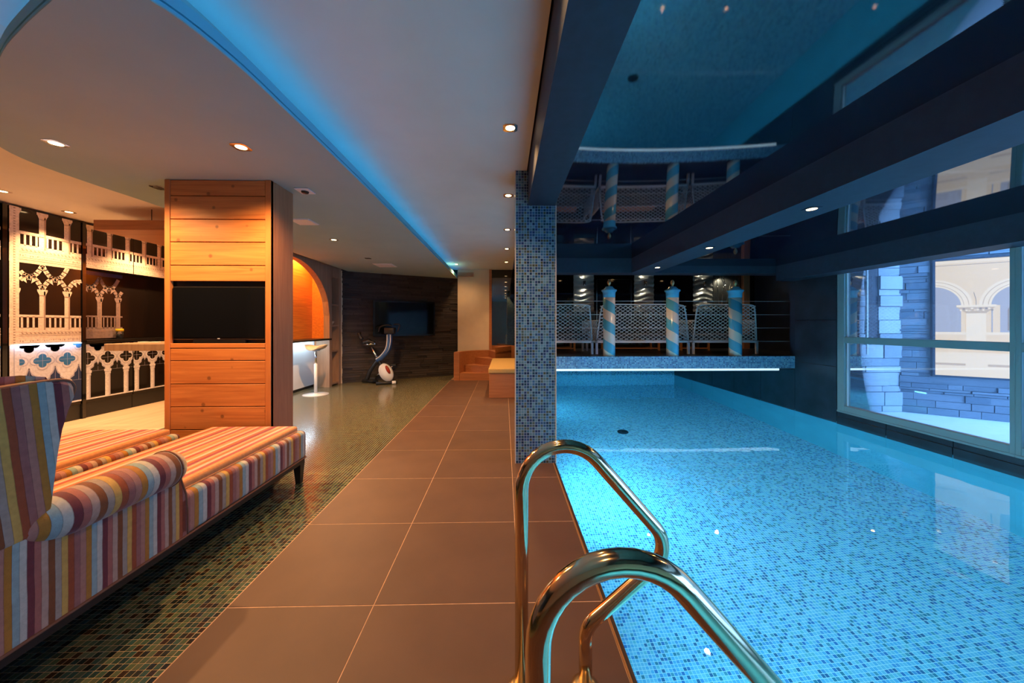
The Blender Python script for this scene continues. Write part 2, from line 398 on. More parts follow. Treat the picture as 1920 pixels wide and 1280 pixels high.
def copy_tree(o, loc, label=None, parent=None):
    c = o.copy(); COL.objects.link(c); c.parent = parent; c.location = loc
    if label: c['label'] = label
    for ch in list(o.children): copy_tree(ch, ch.location.copy(), None, c)
    return c
def spot(loc, power, size=110, blend=.6, col=WARM, rad=.03, aim=None):
    l = bpy.data.lights.new('downlight_beam', 'SPOT'); l.energy = power; l.color = col; l.spot_size = R(size); l.spot_blend = blend; l.shadow_soft_size = rad
    o = bpy.data.objects.new('downlight_beam', l); COL.objects.link(o); o.location = loc
    if aim is not None:
        d = Vector(aim)-Vector(loc); o.rotation_euler = d.to_track_quat('-Z', 'Y').to_euler()
    return o
def area(loc, power, sx, sy, col, rot=(0, 0, 0), spread=180):
    l = bpy.data.lights.new('area_lamp', 'AREA'); l.shape = 'RECTANGLE'; l.size = sx; l.size_y = sy; l.energy = power; l.color = col; l.spread = R(spread)
    o = bpy.data.objects.new('area_lamp', l); COL.objects.link(o); o.location = loc; o.rotation_euler = rot
    return o

ZC, ZR, ZM, ZB, ZW = 2.485, 2.275, 2.20, 1.97, -.115      # ceiling, raft, stretch ceiling, beams, water
XE, XW, YT, YB = .425, 4.45, 5.20, -2.6                    # pool edge, window wall, terrace front, back wall
PF = -1.65                                                 # pool floor

# ================================================================== THE SETTING
# ---- deck: grout bed with single slabs
deck = struct(box('floor_deck', -1.155, XE-.012, YB, 8.6, -.30, -.0010, 'grout'), 'brown tiled walkway beside the pool')
xs = [-1.152, -.548, .060, XE-.012]; y0 = 1.457-.6005*7
tile_mesh = {}
for c in range(3):
    for r in range(20):
        ya, yb = y0+.6005*r, y0+.6005*(r+1)
        if yb > 7.6: continue
        key = c
        w = xs[c+1]-xs[c]
        if key not in tile_mesh:
            o = box('deck_tile', -w/2+.0013, w/2-.0013, -.2988, .2988, -.012, 0, 'deck_tile', None, bev=.0015, seg=1)
            tile_mesh[key] = o.data
        else:
            o = bpy.data.objects.new('deck_tile', tile_mesh[key]); COL.objects.link(o)
        o.parent = deck; o.location = ((xs[c]+xs[c+1])/2, (ya+yb)/2, 0)
struct(box('trim_1', XE-.011, XE-.004, YB, 8.95, -.03, .0015, 'copper_trim'), 'thin copper coloured edge strip along the pool')
struct(box('trim_2', XE-.004, XE+.012, YB, 8.95, -.09, -.004, 'deck_edge'), 'dark pool lip below the walkway')
# ---- mosaic floor and the nearest tiles as geometry
fm = struct(box('floor_mosaic', -3.90, -1.155, YB, 8.6, -.30, 0, 'floor_mosaic'), 'green and brown glass mosaic floor')
PT = .0235; ca, sa = math.cos(math.atan(14/647)), math.sin(math.atan(14/647))
def px_of(x, y, z):
    r = x*ca-y*sa; f = x*sa+y*ca
    return 960+647*r/f, 610-647*(z-1.17)/f
cells = []
for i in range(int(-2.0/PT), int(-1.155/PT)-1):
    for j in range(int(1.0/PT), int(2.6/PT)):
        cx, cy = (i+.5)*PT, (j+.5)*PT
        if cx+PT/2 > -1.156: continue
        p = px_of(cx, cy, 0)
        if -15 < p[0] and p[1] < 1295: cells.append((cy, cx))
cells.sort()
hw = PT/2*.905
tile_proto = None
for n, (cy, cx) in enumerate(cells[:300]):
    if tile_proto is None:
        v = [(-hw, -hw, 0), (hw, -hw, 0), (hw, hw, 0), (-hw, hw, 0)]; k = hw*.94
        v += [(-k, -k, .0014), (k, -k, .0014), (k, k, .0014), (-k, k, .0014)]
        f = [(4, 5, 6, 7), (0, 1, 5, 4), (1, 2, 6, 5), (2, 3, 7, 6), (3, 0, 4, 7)]
        o = mk('mosaic_tile', v, f, 'floor_mosaic', None); tile_proto = o.data
    else:
        o = bpy.data.objects.new('mosaic_tile', tile_proto); COL.objects.link(o)
    o.parent = fm; o.location = (cx, cy, 0)
V, Fc = [], []
k = hw*.94
for (cy, cx) in cells[300:]:
    n = len(V)
    V += [(cx+a*hw, cy+b*hw, 0) for a, b in ((-1, -1), (1, -1), (1, 1), (-1, 1))]+[(cx+a*k, cy+b*k, .0014) for a, b in ((-1, -1), (1, -1), (1, 1), (-1, 1))]
    Fc += [tuple(n+i for i in q) for q in [(4, 5, 6, 7), (0, 1, 5, 4), (1, 2, 6, 5), (2, 3, 7, 6), (3, 0, 4, 7)]]
st = mk('mosaic_tiles', V, Fc, 'floor_mosaic', fm); st['kind'] = 'stuff'
struct(box('floor_bar', -5.9, -3.90, YB, 8.6, -.30, 0, 'pale_floor'), 'pale wooden floor of the bar area')
# ---- pool shell and water
def quad(name, pts, mat): return struct(mk(name, pts, [(0, 1, 2, 3)], mat))
quad('floor_pool', [(XE, YB, PF), (XW, YB, PF), (XW, 8.95, PF), (XE, 8.95, PF)], 'pool_floor_mosaic')
quad('wall_pool_left', [(XE, YB, PF), (XE, 8.95, PF), (XE, 8.95, -.03), (XE, YB, -.03)], 'pool_wall_mosaic_yz')
quad('wall_pool_right', [(XW, YB, PF), (XW, YB, ZW+.002), (XW, 8.95, ZW+.002), (XW, 8.95, PF)], 'pool_wall_mosaic_yz')
quad('wall_pool_far', [(XE-.1, 8.95, PF), (XW+.1, 8.95, PF), (XW+.1, 8.95, .7), (XE-.1, 8.95, .7)], 'pool_wall_mosaic_xz')
quad('wall_pool_near', [(XE, YB, PF), (XE, YB, .1), (XW, YB, .1), (XW, YB, PF)], 'pool_wall_mosaic_xz')
w = mk('water', [(XE, YB, ZW), (XW, YB, ZW), (XW, 8.95, ZW), (XE, 8.95, ZW)], [(0, 1, 2, 3)], 'water')
w['kind'] = 'stuff'; w['label'] = 'clear blue water filling the swimming pool'; w['category'] = 'water'
for (dx, dy, nm_) in ((1.95, 5.65, 'round dark drain cover on the far pool floor'),):
    d = thing('pool_drain', nm_, 'drain', (dx, dy, PF))
    lathe('drain_cover', [(.088, 0), (.088, .010), (.075, .014)], (dx, dy, PF), 'slate', d)
    lathe('drain_cap', [(.035, 0), (.035, .018), (.02, .022)], (dx, dy, PF), 'black', d)
# underwater lamps on the walkway side wall
for i, (y, ps) in enumerate(((-1.6, .8), (1.0, 1.0), (3.9, 1.25), (6.9, .35))):
    t = thing('pool_lamp', ['round underwater lamp in the pool wall behind the viewer', 'round underwater lamp in the pool wall below the handrails', 'round underwater lamp in the pool wall beyond the mosaic column', 'round underwater lamp in the pool wall under the terrace'][i], 'lamp', (XE, y, -.75), 'underwater pool lamps')
    for nm_, pr, mt in (('ring', [(.13, 0), (.13, .012), (.10, .016)], 'chrome'), ('lens', [(.098, .0), (.098, .018), (.05, .022)], 'pool_lamp')):
        o = lathe(nm_, [(r, z) for r, z in pr], (0, 0, 0), mt, None, 24)
        o.parent = t; o.rotation_euler = (0, R(90), 0)
    a = area((XE+.04, y, -.75), P_POOL*ps, .2, .2, CYAN, (0, R(-90), 0))
# ---- ceilings
plain('plaster_white', (.84, .78, .70), .9, var=.03, scale=3)
struct(box('ceiling', -2.2, .19, YB, 8.6, ZC, ZC+.2, 'plaster'), 'smooth pale plaster ceiling over the walkway')
struct(box('ceiling_bar', -5.9, -2.2, YB, 8.6, ZC, ZC+.2, 'plaster_white'), 'smooth warm white ceiling over the bar area')
struct(box('roof_pool', .19, 5.6, YB, 9.2, 2.55, 2.7, 'navy'))
def offset(poly, d):
    out = []
    for i, p in enumerate(poly):
        a = Vector(poly[max(i-1, 0)]); b = Vector(poly[min(i+1, len(poly)-1)]); t = (b-a).normalized(); out.append((p[0]-t.y*d, p[1]+t.x*d))
    return out
edge_pts = smooth_path([(-1.108, 8.3, 0), (-1.108, 5, 0), (-1.11, 3.2, 0), (-1.115, 2.4, 0), (-1.125, 1.85, 0), (-1.14, 1.46, 0), (-1.206, 1.198, 0), (-1.36, 1.135, 0), (-1.532, 1.205, 0), (-1.803, 1.327, 0), (-2.078, 1.467, 0), (-2.6, 1.78, 0), (-3.0, 2.06, 0), (-3.19, 2.35, 0), (-3.22, 2.75, 0), (-3.2, 3.3, 0), (-3.2, 5, 0), (-3.2, 8.3, 0)], 5)
edge = [(p.x, p.y) for p in edge_pts]
inner = offset(edge, -.14)
rf = struct(prism('ceiling_raft', edge, ZR, ZR+.006, 'raft', axis='Z'), 'dropped grey ceiling raft with a rounded end')
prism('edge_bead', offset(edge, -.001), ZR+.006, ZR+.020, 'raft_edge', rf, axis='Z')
prism('shadow_gap', offset(edge, -.012), ZR+.020, ZR+.027, 'raft_gap', rf, axis='Z')
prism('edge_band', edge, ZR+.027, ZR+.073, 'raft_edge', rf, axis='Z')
struct(prism('ceiling_raft_core', inner, ZR+.073, ZC, 'raft', axis='Z'), 'recessed upstand above the ceiling raft')
led = offset(edge, -.045)
ct = tag(tube('cove_led_strip', [(x, y, ZR+.083) for x, y in led[:66]], .008, 'cove_emit', None, 6), 'blue light strip hidden on the ledge of the ceiling raft', 'light strip')
# beams of the pool ceiling
b1 = struct(box('beam_1', .20, .428, YB, 5.2, 2.19, 2.55, 'navy'), 'dark beam resting on the mosaic column')
struct(box('beam_2', 1.93, 2.28, YB, 5.2, ZB, 2.55, 'navy'), 'dark beam with downlights over the middle of the pool')
struct(box('beam_3', 4.16, 4.46, YB, 5.2, 1.85, 2.55, 'navy'), 'dark pelmet beam along the window')
struct(box('beam_4', .30, 5.3, 5.2, 5.45, ZB, 2.55, 'navy'), 'dark cross beam at the front of the terrace')
def gloss(name, xa, xb, ya, yb, bulge, label, zm=ZM):
    nx, ny = 12, 40; V, Fc = [], []
    for j in range(ny+1):
        for i in range(nx+1):
            u, v = i/nx*2-1, j/ny*2-1
            V.append((xa+(xb-xa)*i/nx, ya+(yb-ya)*j/ny, zm-.01+bulge*(1-u*u)*(1-v*v)))
    for j in range(ny):
        for i in range(nx):
            a = j*(nx+1)+i; Fc.append((a, a+nx+1, a+nx+2, a+1))
    return struct(mk(name, V, Fc, 'stretch_ceiling', smooth=True), label)
gloss('ceiling_gloss_1', .428, 1.93, YB, 5.2, -.012, 'glossy dark blue stretch ceiling left of the middle beam')
gloss('ceiling_gloss_2', 2.28, 4.16, YB, 5.2, -.01, 'glossy dark blue stretch ceiling between beam and window', 2.09)
struct(mk('ceiling_terrace', [(.3, 5.45, 2.22), (5.3, 5.45, 2.22), (5.3, 7.0, 2.22), (.3, 7.0, 2.22)], [(0, 3, 2, 1)], 'stretch_ceiling'))
# ---- walls
struct(box('wall_back', -5.95, 4.6, YB-.15, YB, -2, 2.7, 'cream'), 'plain wall behind the viewer')
struct(box('wall_left', -5.95, -5.74, YB, 8.6, 0, 2.7, 'black'), 'black wall behind the mural')
struct(box('wall_far', -5.95, .6, 8.6, 8.75, -.2, 2.7, 'cream'), 'far end wall')
# arch wall of the bar
def arch_top(y):
    u = (y-5.45)/1.15
    return 1.35+.90*math.sqrt(max(0, 1-u*u)) if abs(u) < 1 else 0
V, Fc = [], []; ys = [4.30+i*.05 for i in range(47)]
for y in ys:
    h = max(arch_top(y), 1.35)
    for x in (-3.31, -3.42): V += [(x, y, h), (x, y, 2.49)]
for i in range(len(ys)-1):
    a, b = i*4, i*4+4
    Fc += [(a, b, b+1, a+1), (a+2, a+3, b+3, b+2), (a, a+2, b+2, b)]
wa = struct(mk('wall_bar', V, Fc, 'bar_wood'), 'brown wooden bar wall with an arched opening')
boxes('jamb', [(-3.42, -3.31, 6.60, 6.69, 0, 2.49), (-3.42, -3.31, 4.2, 4.30, 0, 2.49)], 'bar_wood', wa)
# shelf niche
box('niche_back', -3.66, -3.60, 6.69, 7.0, 0, 2.4, 'veneer_x', wa)
box('niche_side', -3.60, -3.31, 6.68, 6.70, 0, 2.4, 'bar_wood', wa)
box('niche_post', -3.60, -3.305, 6.96, 7.06, 0, 2.49, 'bar_wood', wa)
box('niche_head', -3.60, -3.31, 6.69, 6.96, 2.10, 2.49, 'bar_wood', wa)
for z in (1.585, 1.175, .69, .06): box('shelf', -3.60, -3.315, 6.70, 6.96, z-.03, z, 'bar_wood', wa)
struct(box('trim_3', -3.33, -3.29, 7.05, 7.09, 0, 2.28, 'cream'), 'pale upright strip beside the stone wall')
bo = tag(lathe('shelf_bowl', [(.03, 0), (.05, .005), (.085, .055), (.09, .075), (.082, .075), (.045, .015)], (-3.43, 6.83, 1.176), 'bowl'), 'small beige bowl on the wall shelf beside the bar', 'bowl')
# stone clad wall
A, B = Vector((-3.31, 7.09, 0)), Vector((-1.08, 8.22, 0)); wdir = (B-A).normalized(); wang = math.atan2(wdir.y, wdir.x); wn_ = Vector((wdir.y, -wdir.x, 0)); WL = (B-A).length
def wall_vf(A, wdir, nrm, s0, s1, z0, z1, d0, d1):
    P = lambda s, d, z: tuple(A+wdir*s+nrm*d+Vector((0, 0, z)))
    v = [P(s0, d0, z0), P(s1, d0, z0), P(s1, d1, z0), P(s0, d1, z0), P(s0, d0, z1), P(s1, d0, z1), P(s1, d1, z1), P(s0, d1, z1)]
    return v, [(0, 3, 2, 1), (4, 5, 6, 7), (0, 1, 5, 4), (1, 2, 6, 5), (2, 3, 7, 6), (3, 0, 4, 7)]
v, f = wall_vf(A, wdir, wn_, -.1, WL+.1, 0, 2.5, -.2, 0)
ws = struct(mk('wall_stone', v, f, 'black'), 'dark wall clad in thin split stone')
led_mesh = {}
rows = 46; hh = 2.275/rows
random.seed(3)
for r in range(rows):
    s = -.02-random.random()*.2
    while s < WL:
        ln = random.choice((.22, .32, .42, .52)); s1 = min(s+ln, WL); sa_ = max(s, 0)
        if s1-sa_ > .03:
            if 'm' not in led_mesh:
                v, f = box_vf(0, 1, -1, 0, .04, .98); o = mk('stone_strip', v, f, 'ledge_stone'); led_mesh['m'] = o.data
            else:
                o = bpy.data.objects.new('stone_strip', led_mesh['m']); COL.objects.link(o)
            o.parent = ws; o.location = A+wdir*(sa_+.002)+Vector((0, 0, r*hh)); o.rotation_euler = (0, 0, wang); o.scale = (s1-sa_-.004, .012+random.random()*.03, hh)
        s += ln
# cream wall by the steps, dark glass doors
cw = struct(box('wall_cream', -1.10, -.36, 8.12, 8.22, 0, 2.49, 'cream'), 'cream wall panel above the steps')
vt = thing('air_vent', 'slatted air vent high on the cream wall', 'vent', (-1.0, 8.11, 2.36))
box('vent_frame', -1.10, -.72, 8.10, 8.125, 2.31, 2.42, 'beige', vt)
for k in range(5): box('slat', -1.09, -.73, 8.09, 8.105, 2.318+k*.02, 2.328+k*.02, 'veneer_x', vt)
struct(box('door_1', -.30, .28, 8.18, 8.22, .70, 2.3, 'dark_glass'), 'dark mirror glass door above the steps')
struct(box('wall_door_sill', -.36, .30, 8.16, 8.24, 0, .70, 'veneer_x'), 'wooden sill wall below the dark glass door')
struct(box('trim_4', -.36, -.30, 8.10, 8.22, 0, 2.49, 'veneer_x'), 'brown door post')
struct(box('wall_door_head', -.30, .30, 8.16, 8.24, 2.3, 2.5, 'black_gloss'), 'black panel above the dark glass door')
wc = struct(box('wall_corridor', .30, .40, 5.45, 8.6, 0, 2.5, 'black_gloss'), 'black glossy partition beside the terrace')
# ---- mosaic column
V, f = box_vf(.095, .437, 2.93, 3.272, 0, 2.49)
colm = struct(mk('pillar', V, f, ['column_mosaic_xz', 'column_mosaic_yz'], mi=[0, 0, 0, 1, 0, 1]), 'square pillar clad in blue green mosaic')
for x, y in ((.093, 2.928), (.437, 2.928)): boxes('edge_trim', [(x-.004, x+.004, y-.003, y+.006, 0, 2.19 if x > .2 else 2.485)], 'cream', colm)
# ---- terrace
sl = struct(box('floor_terrace', .30, 5.3, YT, 9.1, .50, .70, 'slate'), 'raised terrace floor over the pool')
mk('mosaic_front', [(.30, YT-.006, .515), (XW, YT-.006, .515), (XW, YT-.006, .70), (.30, YT-.006, .70)], [(0, 1, 2, 3)], 'slab_mosaic_xz', sl)
mk('mosaic_nosing', [(.30, YT-.006, .7005), (XW, YT-.006, .7005), (XW, YT+.03, .7005), (.30, YT+.03, .7005)], [(0, 1, 2, 3)], 'slab_mosaic_xz', sl)
tag(box('terrace_led_strip', .44, XW-.25, YT-.012, YT+.03, .483, .512, 'led_white'), 'bright white light line along the underside of the terrace edge', 'light strip')
struct(box('wall_terrace_back', .3, 5.3, 7.0, 7.1, .5, 2.5, 'black_gloss'), 'black glossy back wall of the terrace')
struct(box('wall_terrace_right', 5.15, 5.35, 5.2, 7.1, -.2, 2.6, 'navy_wall'), 'dark blue side wall of the terrace')
struct(box('wall_terrace_return', 4.46, 5.2, 5.2, 5.3, .5, 2.6, 'navy_wall'))
# right wall: dark slabs and plinth
wr = struct(box('wall_right', XW+.012, XW+.16, 4.53, 9.2, -2, .50, 'black'), 'dark tiled wall beside the pool')
box('upper_wall', XW+.012, XW+.16, 4.53, 5.2, .5, 2.6, 'black', wr)
for (ya, yb, za, zb) in [(4.53, 5.195, ZW-.1, .62), (4.53, 5.195, .62, 1.25), (4.53, 5.195, 1.25, 2.2), (5.195, 5.9, ZW-.1, .50), (5.9, 6.6, ZW-.1, .50), (6.6, 7.3, ZW-.1, .50), (7.3, 8.1, ZW-.1, .50), (8.1, 8.953, ZW-.1, .50)]:
    box('wall_slab', XW-.002, XW+.012, ya+.003, yb-.003, za+.003, zb-.003, 'slate', wr, bev=.002, seg=1)
pl = struct(box('wall_plinth', XW+.012, XW+.3, YB, 4.53, -2, .02, 'black'), 'dark stone plinth under the window')
for k in range(12):
    ya = 4.53-.6*(k+1); box('plinth_slab', XW-.004, XW+.012, max(ya, YB)+.003, ya+.597, ZW-.12, -.04, 'slate', pl, bev=.002, seg=1)
    box('sill_slab', XW+.002, XW+.02, max(ya, YB)+.003, ya+.597, -.037, .028, 'slate', pl, bev=.002, seg=1)
# ---- window
def window(n, ya, yb, label, fa=.036, fb=.036):
    w = struct(box('window_%d' % n, XW+.005, XW+.075, ya, ya+fa, .03, 2.3, 'frame_grey', bev=.004, seg=1), label)
    box('window_frame', XW+.005, XW+.075, yb-fb, yb, .03, 2.3, 'frame_grey', w, bev=.004, seg=1)
    for za, zb, dx in ((.03, .115, 0), (.94, 1.02, 0), (2.22, 2.3, 0)):
        box('window_frame', XW+.005, XW+.075, ya+fa, yb-fb, za, zb, 'frame_grey', w, bev=.004, seg=1)
    box('window_sill', XW-.002, XW+.08, ya, yb, .02, .045, 'frame_grey', w, bev=.003, seg=1)
    for za, zb in ((.115, .94), (1.02, 2.22)):
        box('glazing_bead', XW+.04, XW+.066, ya+fa, ya+fa+.010, za, zb, 'white', w)
        box('glazing_bead', XW+.04, XW+.066, yb-fb-.010, yb-fb, za, zb, 'white', w)
        mk('window_pane', [(XW+.05, ya+fa+.01, za), (XW+.05, yb-fb-.01, za), (XW+.05, yb-fb-.01, zb), (XW+.05, ya+fa+.01, zb)], [(0, 1, 2, 3)], 'window_glass', w)
window(1, 2.915, 4.53, 'tall grey framed window with a stone courtyard behind', fb=.095)
window(2, 1.28, 2.915, 'grey framed window nearer the viewer')
window(3, -.35, 1.28, 'grey framed window beside the viewer'); window(4, -2.6, -.35, 'grey framed window behind the viewer')
# ---- courtyard
struct(box('floor_courtyard', XW+.3, 14, -6, 12, -.5, -.10, 'snow'), 'white courtyard ground')
C0 = Vector((5.85, 5.0, 0)); cdir = Vector((.8, -.6, 0)); cn = Vector((-.6, -.8, 0))
v, f = wall_vf(C0, cdir, cn, -.3, 9, -.2, 4.2, -.3, 0)
wq = struct(mk('wall_courtyard', v, f, 'court_dark'), 'blue grey rubble wall behind the courtyard')
random.seed(11); z = -.1; r = 0; stone_m = None
def stone(parent, A, d, ang, s0, s1, z0, z1, dep, mat):
    key = mat
    if key not in led_mesh:
        bm = bmesh.new(); vv, ff = box_vf(0, 1, -1, 0, 0, 1); bv = [bm.verts.new(c) for c in vv]
        for q in ff: bm.faces.new([bv[i] for i in q])
        o = bm_obj('stone', bm, mat); led_mesh[key] = o.data
    else:
        o = bpy.data.objects.new('stone', led_mesh[key]); COL.objects.link(o)
    o.parent = parent; o.location = A+d*s0+Vector((0, 0, z0)); o.rotation_euler = (0, 0, ang); o.scale = (s1-s0, dep, z1-z0)
cang = math.atan2(cdir.y, cdir.x)
while z < 3.0:
    h = random.choice((.035, .05, .07, .10)); s = random.random()*-.2
    while s < 1.75:
        ln = random.uniform(.12, .5); a, b_ = max(s, .0), min(s+ln, 1.75)
        inpan = z+h > .43 and z < 2.12
        if inpan: b_ = min(b_, .30)
        if b_-a > .03: stone(wq, C0, cdir, cang, a+.004, b_-.004, z+.004, z+h-.003, .015+random.random()*.03, 'court_dark')
        if inpan and s+ln > .3: break
        s += ln
    z += h
wp = struct(box('wall_courtyard_end', XW+.16, 5.85, 5.0, 5.3, -.2, 4.2, 'court_dark'), 'pale stone end wall of the courtyard with a narrow slot')
z = -.1
while z < 3.0:
    h = random.choice((.09, .12, .16, .2))
    for (a, b_, sp) in ((4.62, 5.30, 2), (5.52, 5.86, 1)) if z > .75 else ((4.62, 5.86, 3),):
        cuts = [a]+sorted(a+(b_-a)*(i+random.uniform(.25, .75))/sp for i in range(1, sp))+[b_] if sp > 1 else [a, b_]
        for p, q in zip(cuts, cuts[1:]):
            if q-p > .03: stone(wp, Vector((0, 5.0, 0)), Vector((1, 0, 0)), 0, p+.004, q-.004, z+.004, z+h-.004, .02+random.random()*.03, 'court_light')
    z += h
box('slot', 5.30, 5.52, 4.985, 5.0, .75, 3.0, 'navy_wall', wp)
box('slot_bar', 5.33, 5.35, 4.96, 4.99, .75, 3.0, 'white', wp)

# ================================================================== THINGS
# ---- flat prints: polygons laid in thin layers on a panel
class Print:
    def __init__(s, P): s.V, s.F, s.M, s.mats, s.P = [], [], [], [], P
    def poly(s, pts, mat, layer):
        if mat not in s.mats: s.mats.append(mat)
        n = len(s.V); s.V += [s.P(u, v, layer) for u, v in pts]; s.F.append(tuple(range(n, n+len(pts)))); s.M.append(s.mats.index(mat))
    def rect(s, u0, u1, v0, v1, mat, layer): s.poly([(u0, v0), (u1, v0), (u1, v1), (u0, v1)], mat, layer)
    def disc(s, u, v, r, mat, layer, n=14, ry=None): s.poly([(u+r*math.cos(2*math.pi*k/n), v+(ry or r)*math.sin(2*math.pi*k/n)) for k in range(n)], mat, layer)
    def stroke(s, pts, w, mat, layer):
        for i in range(len(pts)-1):
            a, b = Vector((pts[i][0], pts[i][1], 0)), Vector((pts[i+1][0], pts[i+1][1], 0)); t = (b-a).normalized(); nn = Vector((-t.y, t.x, 0))*w/2; e = t*w*.12
            s.poly([((a-e+nn).x, (a-e+nn).y), ((a-e-nn).x, (a-e-nn).y), ((b+e-nn).x, (b+e-nn).y), ((b+e+nn).x, (b+e+nn).y)], mat, layer)
    def quatre(s, u, v, r, mat, layer):
        for du, dv in ((r*.62, 0), (-r*.62, 0), (0, r*.62), (0, -r*.62)): s.disc(u+du, v+dv, r*.46, mat, layer)
        s.rect(u-r*.5, u+r*.5, v-r*.5, v+r*.5, mat, layer+.3)
    def build(s, name, parent): return mk(name, s.V, s.F, s.mats, parent, mi=s.M)
def clipu(u, a, b): return min(max(u, a), b)
def colonnade(p, us, ua, ub, v0, vr, v1, st='print_stone', dk='print_stone_dark', hole='print_black'):
    p.rect(ua, ub, v0, v0+.028, st, 1)
    p.rect(ua, ub, vr-.030, vr, st, 1); p.rect(ua, ub, vr-.036, vr-.030, dk, 2)
    u = ua+.02
    while u < ub-.015:
        p.rect(u, u+.018, v0+.02, vr-.03, st, 1); u += .047
    for c in us:
        a, b = clipu(c-.030, ua, ub), clipu(c+.030, ua, ub)
        if b-a < .012: continue
        p.rect(a, b, v0, v1-.05, st, 2); p.rect(clipu(c+.014, ua, ub), b, v0, v1-.05, dk, 3)
        p.poly([(clipu(c-.030, ua, ub), v1-.075), (clipu(c+.030, ua, ub), v1-.075), (clipu(c+.045, ua, ub), v1-.03), (clipu(c-.045, ua, ub), v1-.03)], st, 3)
        p.rect(clipu(c-.050, ua, ub), clipu(c+.050, ua, ub), v1-.03, v1, st, 3); p.rect(clipu(c-.03, ua, ub), clipu(c+.03, ua, ub), v1-.08, v1-.072, dk, 4)
def frieze(p, ua, ub, v0, v1, st='print_stone', dk='print_stone_dark'):
    p.rect(ua, ub, v0, v1, st, 1)
    vm = v1-(v1-v0)*.22
    p.rect(ua, ub, vm-.012, vm+.012, dk, 2)
    u = ua
    while u < ub-.03:
        p.poly([(u, vm+.009), (u+.022, vm+.009), (u+.034, vm-.009), (u+.012, vm-.009)], st, 3); u += .034
    p.rect(ua, ub, v0+.018, v0+.022, dk, 2); p.rect(ua, ub, vm-.03, vm-.026, dk, 2)
    random.seed(5)
    for k in range(int((ub-ua)/.02)):
        a = ua+k*.02; p.rect(a+.003, a+.003+random.uniform(.004, .010), v0+.03+random.random()*.02, v0+.045+random.random()*.015, dk, 2)
def arcade(p, us, ua, ub, v0, spring, top, b, st='print_stone', dk='print_stone_dark'):
    def cl(pts): return [(clipu(u, ua, ub), v) for u, v in pts]
    for c in us:
        p.rect(clipu(c-.026, ua, ub), clipu(c+.026, ua, ub), v0, spring, st, 2); p.rect(clipu(c+.012, ua, ub), clipu(c+.026, ua, ub), v0, spring, dk, 3)
        p.poly(cl([(c-.026, spring-.045), (c+.026, spring-.045), (c+.045, spring), (c-.045, spring)]), st, 3); p.rect(clipu(c-.045, ua, ub), clipu(c+.045, ua, ub), spring, spring+.02, st, 3)
        p.rect(clipu(c-.03, ua, ub), clipu(c+.03, ua, ub), spring-.05, spring-.043, dk, 4)
        for sg in (-1, 1):
            path = []
            for k in range(11):
                t = k/10; uu = c+sg*b*t; 
                vv = spring+.02+(top-spring-.02)*(1.0*t+.16*math.sin(2*math.pi*t)*.9)
                path.append((uu, vv))
            path = [q for q in path if ua <= q[0] <= ub]
            if len(path) > 1: p.stroke(path, .044, st, 2); p.stroke(path, .006, dk, 3)
            for t in (.22, .36):
                uu = c+sg*b*t; vv = spring+.02+(top-spring)*(t+.14*math.sin(2*math.pi*t))
                tri = [(uu, vv-.006), (uu+sg*.045, vv-.045), (uu+sg*.035, vv+.02)]
                if all(ua <= q[0] <= ub for q in tri): p.poly(tri, st, 2.2)
